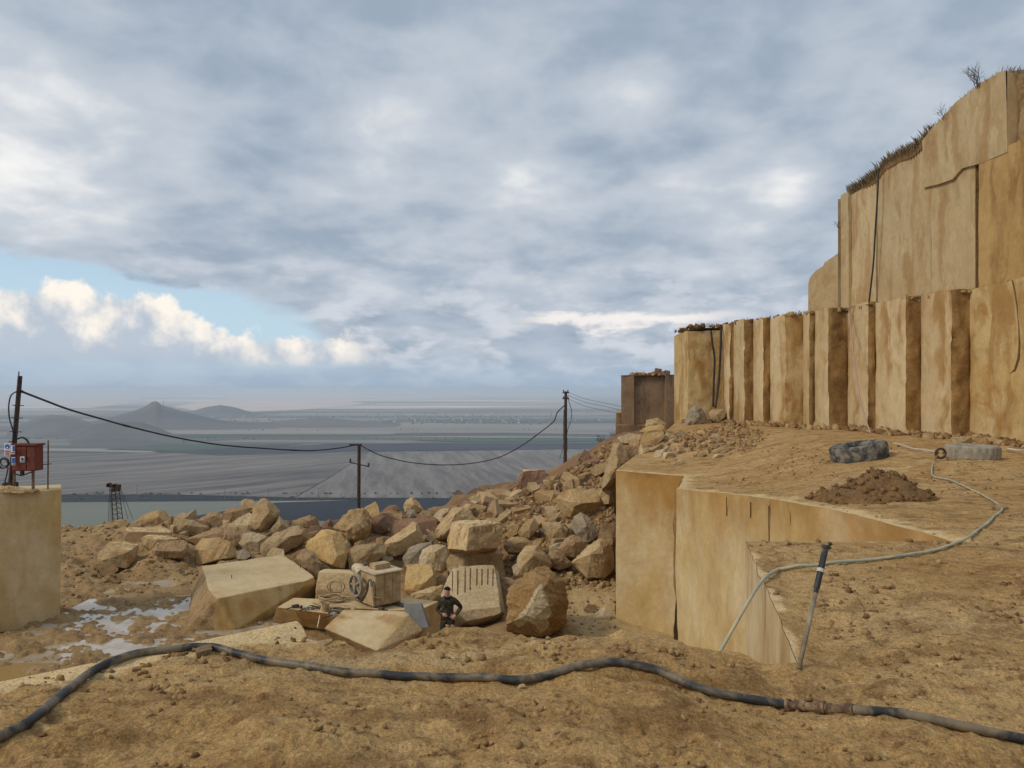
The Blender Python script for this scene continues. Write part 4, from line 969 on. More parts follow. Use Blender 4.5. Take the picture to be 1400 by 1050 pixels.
hill([(60, 588), (95, 582), (134, 574), (154, 569), (168, 565.5), (180, 562), (193, 557), (199, 554), (203, 551.5), (207, 548.8), (211, 547.4), (213.4, 548), (217, 550), (221, 553), (231, 557), (245, 560.5), (257, 563.5), (283, 570), (308, 575), (345, 578), (400, 581), (450, 584)], 3450, 420, 1, 1)
hill([(10, 586), (36, 576), (51, 570), (69, 566), (87, 567), (103, 570.5), (118, 575), (135, 582), (150, 588)], 2850, 260, 2, 1)
hill([(95, 596), (123, 580), (144, 576.4), (167, 575.6), (195, 576.6), (211, 581.5), (231, 590), (250, 598)], 2430, 220, 3, 1)
hill([(235, 570), (262, 562), (283, 556), (301, 553.6), (321, 556.6), (342, 563), (370, 570)], 5000, 600, 4, 1)
hill([(330, 581), (400, 573), (440, 571), (500, 575), (560, 581)], 3500, 300, 6, 1)

# ================================================================== RUBBLE STONES
def small_rock(seed):
    rnd = random.Random(seed); pts = []
    sx, sy, sz = rnd.uniform(.75, 1.25), rnd.uniform(.6, 1.0), rnd.uniform(.45, .85)
    for a in (-1, 1):
        for b_ in (-1, 1):
            for c_ in (-1, 1):
                pts.append(Vector((a*sx*rnd.uniform(.25, .55), b_*sy*rnd.uniform(.25, .55), c_*sz*rnd.uniform(.25, .55))))
    for _ in range(3): pts.append(Vector((rnd.uniform(-.6, .6)*sx, rnd.uniform(-.6, .6)*sy, rnd.uniform(-.5, .5)*sz)))
    bm_ = hull_rock(pts, 1.0, 1.0, seed, .015, .3)
    me = bpy.data.meshes.new('rubble_stone'); bm_.to_mesh(me); bm_.free(); finish(me, R(28)); return me
LIB = {}
for mk in ('tan', 'brown', 'purple', 'pale', 'orange', 'grey'):
    LIB[mk] = []
    for q in range(4):
        me = small_rock(100+q+hash(mk) % 7*0+len(LIB)*10); me.materials.append(MR[mk]); LIB[mk].append(me)
def cast(u, v, hfun, d0, d1, n=140):
    ds = np.linspace(d0, d1, n); x_ = (u-700)/F*ds; z_ = CZ-(v-HZ)/F*ds
    k_ = np.nonzero(z_ < hfun(x_, ds))[0]
    return None if len(k_) == 0 else (float(x_[k_[0]]), float(ds[k_[0]]), float(z_[k_[0]]))
def in_poly(u, v, poly): return bool(inside(np.array([u]), np.array([v]), np.array(poly, float))[0])
rnd = random.Random(8)
def grid_fn(fn, x0, x1, y0, y1, st):      # cached bilinear lookup of a height function
    gx_ = np.arange(x0, x1+st, st); gy_ = np.arange(y0, y1+st, st); A_, B_ = np.meshgrid(gx_, gy_, indexing='ij')
    T_ = fn(A_.ravel(), B_.ravel()).reshape(A_.shape)
    def look(x_, y_):
        x_ = np.clip((np.asarray(x_, float)-x0)/st, 0, len(gx_)-1.001); y_ = np.clip((np.asarray(y_, float)-y0)/st, 0, len(gy_)-1.001)
        i_, j_ = x_.astype(int), y_.astype(int); a_, b_ = x_-i_, y_-j_
        return (T_[i_, j_]*(1-a_)+T_[i_+1, j_]*a_)*(1-b_)+(T_[i_, j_+1]*(1-a_)+T_[i_+1, j_+1]*a_)*b_
    return look
pit_nf = grid_fn(pit_h, -32, 12, 12, 46, .15)
ground_nf = grid_fn(ground_z, -8, 30, 2, 43, .12)
ZONES = [
 ('loose stone among the rubble on the scree slope below the far pole', 'loose stones on the scree slope', [(600, 712), (640, 690), (690, 672), (745, 662), (800, 635), (836, 606), (838, 770), (790, 768), (740, 745), (690, 735), (655, 730)], 128, (8, 25), ('tan', 'tan', 'brown', 'purple', 'orange', 'brown', 'pale'), pit_nf, 24, 43),
 ('small stone at the muddy foot of the left heap', 'small stones at the foot of the left heap', [(185, 765), (300, 775), (420, 760), (440, 790), (240, 790), (120, 790), (100, 760)], 14, (5, 10), ('tan', 'brown', 'orange'), pit_nf, 22, 36),
 ('small stone filling a gap between the big boulders of the heap', 'filler stones between the heap boulders', [(180, 715), (300, 705), (440, 712), (600, 705), (600, 770), (500, 775), (440, 770), (380, 750), (250, 745)], 78, (8, 19), ('tan', 'brown', 'purple', 'pale', 'brown'), pit_nf, 24, 38),
 ('small stone lying along the front of the great sawn block', 'stones in front of the great sawn block', [(300, 862), (335, 850), (378, 836), (380, 850), (330, 862), (262, 866)], 16, (5, 11), ('brown', 'tan', 'orange'), pit_nf, 18, 30),
 ('broken stone in the pale rubble at the foot of the column wall', 'broken stones at the cliff foot', [(895, 605), (935, 592), (1000, 584), (1015, 600), (985, 628), (915, 640), (890, 632)], 46, (5, 14), ('tan', 'pale', 'brown', 'orange'), ground_nf, 12, 40),
 ('gravelly stone at the bottom of the scree beside the bench wall', 'stones at the bottom of the scree', [(700, 770), (790, 775), (845, 790), (845, 806), (780, 806), (700, 800)], 16, (5, 10), ('brown', 'tan', 'purple'), pit_nf, 22, 36),
]
for lab, grp, poly, n, (s0, s1), mks, hf, d0, d1 in ZONES:
    us_, vs_ = [p[0] for p in poly], [p[1] for p in poly]; k = 0; tries = 0
    while k < n and tries < n*30:
        tries += 1
        u, v = rnd.uniform(min(us_), max(us_)), rnd.uniform(min(vs_), max(vs_))
        if not in_poly(u, v, poly): continue
        h_ = cast(u, v, hf, d0, d1)
        if h_ is None: continue
        if hf is pit_nf and h_[0] > np.interp(h_[1], PL[:, 1], PL[:, 0])-.1: continue
        mk = rnd.choice(mks); o = bpy.data.objects.new('rubble_stone', rnd.choice(LIB[mk]))
        s_ = rnd.uniform(s0, s1)**1.0/F*h_[1]*1.25
        o.location = (h_[0], h_[1]+.2*s_, h_[2]+.12*s_); o.scale = (s_*rnd.uniform(.85, 1.3), s_*rnd.uniform(.8, 1.1), s_*rnd.uniform(.7, 1.05))
        o.rotation_euler = (rnd.uniform(-.5, .5), rnd.uniform(-.5, .5), rnd.uniform(0, 6.28))
        link(o); tag(o, lab, 'stone', grp); k += 1
# gravel and clods: nobody could count them
rg = np.random.default_rng(21)
def scatter(poly, n, hf, d0, d1, s0, s1, name, mat, seed, sink=.15, px=True):
    poly = np.array(poly, float); pos, siz = [], []
    while len(pos) < n:
        u = rg.uniform(poly[:, 0].min(), poly[:, 0].max(), 4000); v = rg.uniform(poly[:, 1].min(), poly[:, 1].max(), 4000)
        k_ = inside(u, v, poly); u, v = u[k_], v[k_]
        ds = np.linspace(d0, d1, 120)[None, :]; x_ = (u[:, None]-700)/F*ds; z_ = CZ-(v[:, None]-HZ)/F*ds
        hit = z_ < hf(x_.ravel(), np.broadcast_to(ds, x_.shape).ravel()).reshape(x_.shape)
        cl = fbm(P3(u*.012, v*.03, 3), 3) if hf is ground_nf else None
        ok = hit.any(1); first = hit.argmax(1)
        gin = inside(x_[np.arange(len(u)), first], ds[0, first]) if hf is ground_nf else ok
        for i_ in np.nonzero(ok)[0]:
            dd = ds[0, first[i_]]; s_ = rg.uniform(0, 1)**2.8*(s1-s0)+s0
            if cl is not None and cl[i_] < rg.uniform(-.25, .55): continue
            if hf is not ground_nf and x_[i_, first[i_]] > np.interp(dd, PL[:, 1], PL[:, 0])-.05: continue
            if hf is ground_nf and not gin[i_]: continue
            s_ = s_/F*dd if px else s_
            pos.append((x_[i_, first[i_]], dd, z_[i_, first[i_]]+s_*(.5-sink)*.5)); siz.append(s_)
            if len(pos) >= n: break
    return chunk_mesh(name, np.array(pos), np.array(siz), mat, None, seed)
scatter([(560, 715), (640, 688), (700, 668), (760, 655), (836, 604), (842, 805), (690, 805), (640, 750)], 5200, pit_nf, 23, 43, 1.2, 7.0, 'scree_gravel', M_GRAVEL, 31)
scatter([(85, 720), (250, 705), (600, 700), (640, 790), (440, 800), (240, 800), (85, 830)], 2200, pit_nf, 20, 38, 1.2, 5.0, 'heap_gravel', M_GRAVEL, 32)
scatter([(690, 800), (845, 806), (925, 870), (900, 885), (780, 880)], 500, pit_nf, 14, 30, 1.2, 4.0, 'pit_gravel', M_GRAVEL, 38)
scatter([(880, 600), (1000, 580), (1060, 592), (1000, 636), (880, 645)], 1600, ground_nf, 15, 40, 1.0, 5.0, 'cliff_foot_gravel', M_GRAVEL, 33)
scatter([(920, 650), (1100, 600), (1400, 625), (1400, 780), (1300, 730), (1060, 680)], 2600, ground_nf, 6, 40, .8, 3.4, 'bench_clods', M_CLOD, 34)
scatter([(1020, 745), (1400, 720), (1400, 1050), (0, 1050), (0, 935), (400, 850), (620, 855), (900, 885), (1090, 908)], 4600, ground_nf, 2.6, 12, .8, 8.0, 'foreground_clods', M_CLOD, 35)

pf = []
for (a, b_) in segs[:-1]:
    for _ in range(int(math.dist(a, b_)*70)):
        s_ = rg.uniform(); k_ = rg.uniform(0, 1)**2*.7; x_, y_ = a[0]+(b_[0]-a[0])*s_-k_, a[1]+(b_[1]-a[1])*s_-.3*k_; pf.append((x_, y_))
pf = np.array(pf); pf = pf[pf[:, 1] > 15]; zf = ground_nf(pf[:, 0], pf[:, 1])
chunk_mesh('wall_foot_gravel', np.column_stack([pf, zf+.02]), rg.uniform(0, 1, len(pf))**2.5*.26+.03, M_GRAVEL, None, 36)
# ================================================================== CUT BLOCKS
def poly_block(name, label, cat, pts, size, mats, rough=.12, seed=0, rule=None, bev=.012, L=.14, chips=0):
    org = Vector((sum(p.x for p in pts)/len(pts), sum(p.y for p in pts)/len(pts), min(p.z for p in pts)))
    bm_ = hull_rock([p-org for p in pts], size, rough, seed, bev, L, chips)
    if rule:
        for f_ in bm_.faces: f_.material_index = rule(f_.normal, f_.calc_center_median()+org)
    o_ = bm_obj(name, bm_, mats, smooth=R(30), loc=org)
    return tag(o_, label, cat)
def pz(u, v, z): d = (CZ-z)*F/(v-HZ); return Vector(((u-700)/F*d, d, z))
def at_z(u, d, z): return Vector(((u-700)/F*d, d, z))
# block that carries the electric cabinet
LZ = -1.53
poly_block('stone_block', 'tall cream sawn block at the left edge carrying the red cabinet and pole', 'stone block',
 [pix(84, 669, 24), at_z(84, 25.4, LZ-.02), at_z(-90, 22.0, LZ), at_z(-90, 24.0, LZ), at_z(82, 24, -5.7), at_z(82, 25.4, -5.7), at_z(-90, 22, -5.7), at_z(-90, 24, -5.7)], 2.0, [M_BENCHB, M_TOP], .12, 3, lambda n, c: 1 if n.z > .8 else 0, .008, .2)
# the great sawn block
GZ = -4.66
gpts = [pz(297, 818, GZ), pz(286, 806, GZ), pz(432, 791, GZ), pz(424, 783, GZ), pz(386, 758, GZ), pz(277, 774, GZ), pz(254, 861, -5.62), pz(266, 863, -5.62), pz(322, 862, -5.62), pz(433, 822, -5.62), at_z(392, 30, -5.7), at_z(262, 28, -5.7), pix(262, 825, 24.6)]
poly_block('stone_block', 'great sawn block with smooth pale top and broken left end on the pit floor', 'stone block', gpts, 2.2, [M_SAWN2, M_TOP, MR['rough']], .3, 7, lambda n, c: 1 if n.z > .8 else (2 if n.x < -.35 or (n.y < 0 and c.x < -8.9) else 0), .008, .09, 3)
# slab with tools and the slab under the machine
SZ = -4.76
poly_block('stone_block', 'low sawn slab littered with tools in front of the machine', 'stone block',
 [pz(379, 830, SZ), pz(482, 843, SZ), pz(402, 817, SZ), pz(500, 822, SZ), pz(372, 851, -5.4), pz(478, 866, -5.5), at_z(402, 23.8, -5.7), at_z(500, 23.8, -5.7)], 1.2, [M_SAWN2, M_TOP], .2, 9, lambda n, c: 1 if n.z > .8 else 0, .01, .12)
poly_block('stone_block', 'sawn slab under the wire saw machine with its end next to the person', 'stone block',
 [pz(484, 838, SZ), pz(578, 832, SZ), pz(600, 822, SZ), pz(505, 812, SZ), at_z(484, 21.8, -5.7), at_z(578, 22.1, -5.7), at_z(602, 23, -5.7), at_z(505, 24, -5.7)], 1.4, [M_SAWN2, M_TOP], .22, 11, lambda n, c: 1 if n.z > .8 else 0, .01, .12)
poly_block('stone_block', 'tilted smooth slab sliding down towards the foreground edge', 'stone block',
 [pix(470, 833, 21.2), pix(562, 836, 21.3), pix(566, 840, 21.4), pix(515, 890, 19.7), pix(443, 859, 20.2), pix(580, 861, 21.0), pix(577, 850, 21.5), pix(540, 892, 20.2), pix(470, 880, 21.4), pix(480, 850, 22.0), pix(560, 870, 22.0), at_z(520, 20.4, -5.75), at_z(565, 21.6, -5.75), at_z(465, 21.2, -5.75)], 1.3, [M_SAWN, MR['tan']], .25, 13, lambda n, c: 0 if (n.z > .45 and n.x < .35) else 1, .012, .1)
poly_block('stone_block', 'plain tan block behind the coiled cables, left of the flywheel', 'stone block',
 [pix(432, 806, 24.6), pix(436, 782, 25), pix(446, 778, 25.4), pix(478, 779, 25.5), pix(486, 784, 25), pix(486, 812, 24.6), pix(438, 780, 26.6), pix(482, 780, 26.8), at_z(430, 24.6, -5.7), at_z(488, 24.6, -5.7), at_z(482, 27, -5.7), at_z(434, 27, -5.7)], 1.3, [MR['tan'], M_TOP], .6, 15, lambda n, c: 1 if n.z > .85 else 0, .015, .1)
poly_block('stone_block', 'small brown cut block half sunk beside the dirt pile', 'stone block',
 [pix(1146, 664, 12.2), pix(1176, 660, 12.4), pix(1180, 664, 12.0), pix(1180, 680, 12.0), pix(1147, 681, 12.0), pix(1150, 662, 12.8), pix(1178, 660, 12.9), pix(1150, 682, 12.9), pix(1180, 682, 12.9)], .4, [MR['brown']], .6, 17, None, .02, .05)
# drill marks on the sloping block: half-round grooves seen as dark slots, as thin inset rods of shadowed stone
dr = ROCKS['big sloping block with a row of vertical drill marks beside the person']
bpy.context.view_layer.update()
def hit(o_, u, v):
    org = cam_o.location; dv = (pix(u, v, 1.0)-org).normalized(); mi = o_.matrix_world.inverted()
    ok, loc, nrm, _f = o_.ray_cast(mi @ org, (mi.to_3x3() @ dv).normalized())
    return (o_.matrix_world @ loc, nrm) if ok else (None, None)
M_GROOVE = flat_mat('drill_groove', (.16, .095, .045), .95, 0, .1, .3, 20)
for (u0, v0, v1) in ((619, 777, 808), (626, 776, 813), (636, 776, 810), (643, 777, 807), (652, 778, 800), (659, 778, 800), (667, 778, 799), (674, 778, 801)):
    pts = []
    for k in range(8):
        p_, n_ = hit(dr, u0-.4*k/7, v0+(v1-v0)*k/7)
        if p_ is not None: pts.append(p_-dr.location-Vector((0, .004, 0)))
    if len(pts) > 2:
        bm = bmesh.new(); tube(bm, pts, .02, 6); bm_obj('drill_mark', bm, M_GROOVE, dr, R(60))
sb = ROCKS['sawn block with pale left face stacked on top of another block']
for u0 in (648, 653.5, 659, 665, 671, 677):
    pts = []
    for k in range(4):
        p_, n_ = hit(sb, u0, 720+k*2.6)
        if p_ is not None: pts.append(p_-sb.location)
    if len(pts) > 2:
        bm = bmesh.new(); tube(bm, pts, .016, 6); bm_obj('drill_mark', bm, M_GROOVE, sb, R(60))
# single stones lying on the foreground ledge
def ledge_stone(u, v, wpx, label, mk, flat_=.6, rz=.4):
    x_, y_ = gp(u, v); s_ = wpx/F*y_; o_ = bpy.data.objects.new('stone', LIB[mk][1]); link(o_)
    o_.location = (x_, y_, gh(x_, y_)+.2*s_*flat_); o_.scale = (s_*1.1, s_*.8, s_*flat_); o_.rotation_euler = (.2, -.15, rz); tag(o_, label, 'stone')
ledge_stone(279, 893, 24, 'dark wedge stone touching the black hose near the left', 'brown', .7, .6)
ledge_stone(186, 916, 10, 'little brown stone left of the dark wedge stone, inside the hose bend', 'brown', .8)
ledge_stone(443, 872, 18, 'light stone on the earth lip above the tilted slab', 'tan', .8)
ledge_stone(714, 932, 13, 'pale pebble just in front of the hose at the centre', 'pale', .8)
ledge_stone(1120, 668, 14, 'flat grey stone alone on the bench left of the dirt pile', 'brown', .3)
ledge_stone(1368, 697, 22, 'brown stone where the green hose bends sharply', 'brown', .6)
ledge_stone(1140, 645, 9, 'small upright stone on the bench below the black tyre', 'tan', 1.1)
ledge_stone(1313, 612, 26, 'light triangular stone at the column foot beside the pale tyre', 'tan', .9)

# ================================================================== POLES, CABLES, CABINET
cabp = Vector((-15.5, 24.0, LZ))
PD = 23.9
pole = empty('utility_pole', at_z(14, PD, LZ), 'leaning rusty steel pole with rungs on the sawn block at left', 'pole')
def rel(o_, u, v, d): return pix(u, v, d)-o_.location
bm = bmesh.new(); tube(bm, [rel(pole, 14, 668, PD), rel(pole, 21, 590, PD), rel(pole, 27.5, 514, PD)], [.075, .07, .065], 6); bm_obj('post', bm, M_STEEL_D, pole, R(50))
bm = bmesh.new(); tube(bm, [rel(pole, 25.5, 520, PD), rel(pole, 25.8, 508, PD)], .018, 5); bm_obj('spike', bm, M_STEEL_D, pole)
for vv in (554, 571, 590): 
    bm = bmesh.new(); c_ = 25-(vv-540)*.09; tube(bm, [rel(pole, c_-7, vv, PD-.06), rel(pole, c_+9, vv+.5, PD-.06)], .014, 5); bm_obj('rung', bm, M_STEEL_D, pole)
bm = bmesh.new(); box(bm, rel(pole, 14, 664, PD), Vector((.34, .34, .22)), None, .03); bm_obj('foot_block', bm, M_STEEL_D, pole)
bm = bmesh.new(); tube(bm, [rel(pole, 22, 614, PD), rel(pole, 20, 622, PD-.1)], .05, 6); bm_obj('bracket', bm, M_STEEL_D, pole)
bm = bmesh.new(); tube(bm, smooth_path([rel(pole, 23, 535, PD-.08), rel(pole, 15, 541, PD-.1), rel(pole, 12, 555, PD-.1), rel(pole, 13, 572, PD-.1), rel(pole, 18, 590, PD-.1), rel(pole, 18, 602, PD-.1), rel(pole, 12, 604, PD-.1)]), .02, 6); bm_obj('feed_cable', bm, M_CABLE, pole, 4)
cab = empty('electric_cabinet', at_z(34, PD-.3, LZ), 'rusty red steel electric cabinet on legs beside the leaning pole', 'cabinet')
CD = PD-.35
def cbox(name, u0, v0, u1, v1, dep, mat, par, off=0.0, bev=.012):
    a_, b_ = pix(u0, v0, CD+off), pix(u1, v1, CD+off); bm_ = bmesh.new()
    box(bm_, Vector(((a_.x+b_.x)/2, CD+off+dep/2, (a_.z+b_.z)/2))-par.location, Vector((abs(b_.x-a_.x), dep, abs(a_.z-b_.z))), None, bev)
    return bm_obj(name, bm_, mat, par, R(40))
cbox('body', 16, 609, 48, 644, .42, M_RUST, cab)
cbox('door', 17.5, 611, 35.5, 643, .03, M_RUST, cab, -.032, .006); dr2 = cbox('door', 36.5, 611, 47.5, 643, .03, M_RUST, cab, -.032, .006)
cbox('lid', 15, 607, 49, 609.5, .5, M_RUST, cab, -.05, .004)
cbox('handle', 34, 624, 35.5, 630, .04, M_STEEL_D, cab, -.07, .003)
for u0 in (17, 43): cbox('leg', u0, 644, u0+3, 668.5, .06, M_RUSTP, cab, .1, .004)
cbox('leg', 27, 644, 31, 650, .1, M_STEEL_D, cab, .05, .01)
sg = cbox('warning_sticker', 27.3, 624, 33.5, 632, .006, M_WHITE, cab, -.042, .001)
bm = bmesh.new()
for (a_, b_) in (((28.6, 629.5), (31.5, 626)), ((31.5, 626), (30.3, 628.6)), ((30.3, 628.6), (32.4, 627.8)), ((28.6, 626.6), (30, 626.2)), ((29, 630.7), (32.4, 630.2))): tube(bm, [pix(*a_, CD-.046)-cab.location, pix(*b_, CD-.046)-cab.location], .012, 4)
bm_obj('bolt_symbol', bm, M_BLACKP, cab)
bm = bmesh.new(); tube(bm, smooth_path([pix(24, 600, CD+.2)-cab.location, pix(30, 598, CD+.2)-cab.location, pix(36, 601, CD+.2)-cab.location, pix(40, 607, CD+.2)-cab.location]), .03, 6); tube(bm, smooth_path([pix(21, 648, CD+.1)-cab.location, pix(30, 650, CD+.1)-cab.location, pix(44, 645, CD+.1)-cab.location]), .02, 6); bm_obj('conduit', bm, M_CABLE, cab, 4)
# notice boards on the pole
def board(label, u0, v0, u1, v1, marks):
    e_ = empty('notice_board', pix((u0+u1)/2, v1, CD-.1), label, 'sign')
    a_, b_ = pix(u0, v0, CD-.1), pix(u1, v1, CD-.1); bm_ = bmesh.new(); box(bm_, (a_+b_)/2-e_.location, Vector((abs(b_.x-a_.x), .012, abs(a_.z-b_.z))), None, .002); bm_obj('panel', bm_, M_WHITE, e_)
    for nm, mt, pp in marks:
        if nm == 'ring':
            bm_ = bmesh.new(); c_ = pix(pp[0], pp[1], CD-.112)-e_.location; r_ = pp[2]/F*CD
            bmesh.ops.create_cone(bm_, cap_ends=True, segments=24, radius1=r_, radius2=r_, depth=.006, matrix=Matrix.Translation(c_) @ Matrix.Rotation(R(90), 4, 'X')); bm_obj('symbol', bm_, mt, e_)
        else:
            a2, b2 = pix(pp[0], pp[1], CD-.114), pix(pp[2], pp[3], CD-.114); bm_ = bmesh.new(); box(bm_, (a2+b2)/2-e_.location, Vector((abs(b2.x-a2.x), .005, abs(a2.z-b2.z)))); bm_obj(nm, bm_, mt, e_)
board('white safety board with blue helmet disc above red print, on the leaning pole', 6, 606, 14, 623, [('ring', M_BLUE, (10, 610.6, 3.3)), ('symbol', M_WHITE, (9, 611, 11, 613)), ('text_bar', M_REDP, (6.8, 616, 13.2, 618)), ('text_bar', M_REDP, (7.2, 619, 12.6, 620.4)), ('text_bar', M_REDP, (7.2, 621.2, 12.8, 622.2))])
board('small white and blue board right of the helmet board', 14.6, 609, 20.5, 621, [('symbol', M_BLUE, (17.2, 609.6, 20.2, 617)), ('text_bar', M_REDP, (15, 618, 20, 619.6))])
board('small blue notice below the other boards on the pole', 15.8, 625, 20.8, 636, [('symbol', M_BLUE, (16.2, 626, 20.4, 633)), ('text_bar', M_BLACKP, (16.4, 634, 20.2, 635))])
o = empty('cable_coil', pix(5, 640, CD), 'loops of black cable hanging left of the red cabinet', 'cable')
bm = bmesh.new()
for rr, cx_, cy_ in ((7, 5, 633), (5.5, 6, 632), (6.3, 4, 634)):
    c_ = pix(cx_, cy_, CD)-o.location; r_ = rr/F*CD; tube(bm, [c_+Vector((r_*math.cos(a_), .02*rr*.1, r_*math.sin(a_))) for a_ in [2*math.pi*k/20 for k in range(21)]], .018, 5, False)
tube(bm, smooth_path([pix(11, 640, CD)-o.location, pix(9, 650, CD)-o.location, pix(7, 660, CD)-o.location, pix(12, 668, CD)-o.location]), .02, 5); bm_obj('loop', bm, M_CABLE, o, 4)
o = empty('fence_rod', at_z(65.5, 24.1, LZ), 'thin upright metal rod with a crossbar on the block right of the cabinet', 'rod')
bm = bmesh.new(); tube(bm, [rel(o, 65.5, 669, 24.1), rel(o, 66, 602, 24.1)], .022, 6); bm_obj('upright', bm, M_RUSTP, o)
bm = bmesh.new(); tube(bm, [rel(o, 0, 640.5, 24.0), rel(o, 48, 636, 24.07), rel(o, 70, 634, 24.07)], .012, 5); bm_obj('crossbar', bm, M_STEEL_D, o)
o = empty('sack', at_z(12, 23.2, LZ), 'dusty folded sacking lying on the top edge of the cabinet block', 'sack')
bm = hull_rock([Vector(p) for p in [(-.7, -.2, 0), (.75, -.15, 0), (.7, .35, 0), (-.7, .35, 0), (-.6, -.1, .18), (.3, -.1, .2), (.6, .1, .1), (-.5, .3, .2)]], 1.0, 2.2, 5, .05, .1); bm_obj('cloth', bm, MR['tan'], o, 4)
# middle pole, far pole
MD = 44.0
pole2 = empty('utility_pole', at_z(490, MD, -7.5), 'dark T shaped pole rising behind the middle of the heap', 'pole')
bm = bmesh.new(); tube(bm, [at_z(490, MD, -7.5)-pole2.location, rel(pole2, 491, 608, MD)], [.11, .095], 8); bm_obj('post', bm, M_STEEL_D, pole2, R(50))
bm = bmesh.new(); box(bm, rel(pole2, 486, 608, MD), Vector((.7, .1, .1)), None, .01); bm_obj('crossarm', bm, M_STEEL_D, pole2)
bm = bmesh.new(); tube(bm, [rel(pole2, 478, 632, MD), rel(pole2, 491, 635, MD-.12), rel(pole2, 505, 638, MD)], .035, 6); bm_obj('crossarm', bm, M_STEEL_D, pole2)
for u0, v0 in ((479, 632), (504, 638)):
    bm = bmesh.new(); tube(bm, [rel(pole2, u0, v0, MD), rel(pole2, u0, v0-5, MD)], .05, 6); bm_obj('insulator', bm, M_STEEL_D, pole2)
QD = 41.0
pole3 = empty('utility_pole', pix(772.5, 645, QD), 'slim dark pole with short top arm on the far rubble crest', 'pole')
bm = bmesh.new(); tube(bm, [rel(pole3, 772.5, 648, QD), rel(pole3, 773.5, 535, QD)], [.10, .075], 8); bm_obj('post', bm, M_STEEL_D, pole3, R(50))
for vv in (537, 545): 
    bm = bmesh.new(); box(bm, rel(pole3, 773.5, vv, QD), Vector((.36, .06, .06)), None, .006); bm_obj('crossarm', bm, M_STEEL_D, pole3)
for u0, v0 in ((770.5, 534), (776.5, 534), (770.5, 543), (776.5, 543)):
    bm = bmesh.new(); tube(bm, [rel(pole3, u0, v0+2, QD), rel(pole3, u0, v0-1, QD)], .035, 6); bm_obj('insulator', bm, M_STEEL_D, pole3)
bm = bmesh.new(); tube(bm, smooth_path([rel(pole3, 777, 546, QD), rel(pole3, 781, 560, QD), rel(pole3, 781, 572, QD), rel(pole3, 776, 588, QD), rel(pole3, 774, 600, QD)]), .018, 5); tube(bm, smooth_path([rel(pole3, 771, 560, QD), rel(pole3, 770, 590, QD), rel(pole3, 770.5, 608, QD), rel(pole3, 765, 628, QD)]), .014, 5); bm_obj('down_lead', bm, M_CABLE, pole3, 4)
bm = bmesh.new(); box(bm, rel(pole3, 774, 607, QD-.1), Vector((.12, .1, .7)), None, .01); bm_obj('switch_box', bm, M_STEEL_D, pole3)
def cable(name, label, pts, d0, d1, r):
    n = len(pts); P_ = [pix(u, v, d0+(d1-d0)*(u-pts[0][0])/(pts[-1][0]-pts[0][0])) for u, v in pts]
    bm_ = bmesh.new(); sp_ = smooth_path(P_, 6); og = sp_[0].copy()
    tube(bm_, [p-og for p in sp_], [r*(1+.35*(1 if (k*7) % 23 == 0 else 0)) for k in range(len(sp_))], 6); o_ = bm_obj(name, bm_, M_CABLE, None, 4, og); return tag(o_, label, 'cable')
cable('overhead_cable', 'thick black cable sagging from the left pole to the middle pole', [(29, 535), (60, 547), (95, 560), (140, 573), (180, 584), (240, 598), (300, 608), (360, 613), (420, 616), (460, 613), (488, 608)], PD, MD, .035)
cable('overhead_cable', 'black cable sagging from the middle pole up to the far pole', [(492, 608), (506, 616), (525, 624), (560, 632), (600, 635.5), (640, 634), (680, 626), (712, 610), (740, 590), (757, 576), (762, 564), (772, 554)], MD, QD, .03)
for k, (v0, v1) in enumerate(((536, 556), (540, 561), (545, 567))):
    cable('power_line', ('topmost', 'middle', 'lowest')[k]+' of the three thin wires running from the far pole to the right', [(776, v0), (800, v0+(v1-v0)*.42+1), (825, v0+(v1-v0)*.72), (850, v1)], QD, 46, .009)
# lattice mast below the edge
LD = 56.0
mast = empty('lattice_mast', pix(163, 730, LD), 'small lattice derrick mast with guy ropes showing above the left bank', 'mast')
legs = [((155, 713+16), (152.5, 670)), ((163, 713+16), (157, 668)), ((170, 713+16), (163, 668))]
for k, (a_, b_) in enumerate(legs):
    bm = bmesh.new(); tube(bm, [rel(mast, *a_, LD+(k == 1)*.8), rel(mast, *b_, LD+(k == 1)*.3)], .032, 5); bm_obj('leg', bm, M_STEEL_D, mast)
for k in range(9):
    bm = bmesh.new(); s0, s1 = k/9, (k+1)/9
    P_ = [[rel(mast, a_[0]+(b_[0]-a_[0])*s_, a_[1]+(b_[1]-a_[1])*s_, LD+(j == 1)*(.8-.5*s_)) for j, (a_, b_) in enumerate(legs)] for s_ in (s0, s1)]
    for j in range(3): tube(bm, [P_[0][j], P_[0][(j+1) % 3]], .014, 4); tube(bm, [P_[0][j], P_[1][(j+1) % 3]], .014, 4)
    bm_obj('brace', bm, M_STEEL_D, mast)
bm = bmesh.new()
for u0, v0, sx in ((151, 664, .5), (156, 667, .6), (162, 667, .5), (158, 665, .35), (149.5, 663, .3)): box(bm, rel(mast, u0, v0, LD), Vector((sx, .3, .22)), Matrix.Rotation(u0, 3, 'Y'), .02)
bm_obj('head', bm, M_STEEL_D, mast)
for (a_, b_) in (((150, 665), (148, 716)), ((151, 666), (150.5, 716)), ((164, 668), (175, 710)), ((165, 668), (182, 710)), ((152, 668), (153, 716))):
    bm = bmesh.new(); tube(bm, [rel(mast, *a_, LD), rel(mast, *b_, LD)], .016, 4); bm_obj('guy_rope', bm, M_CABLE, mast)

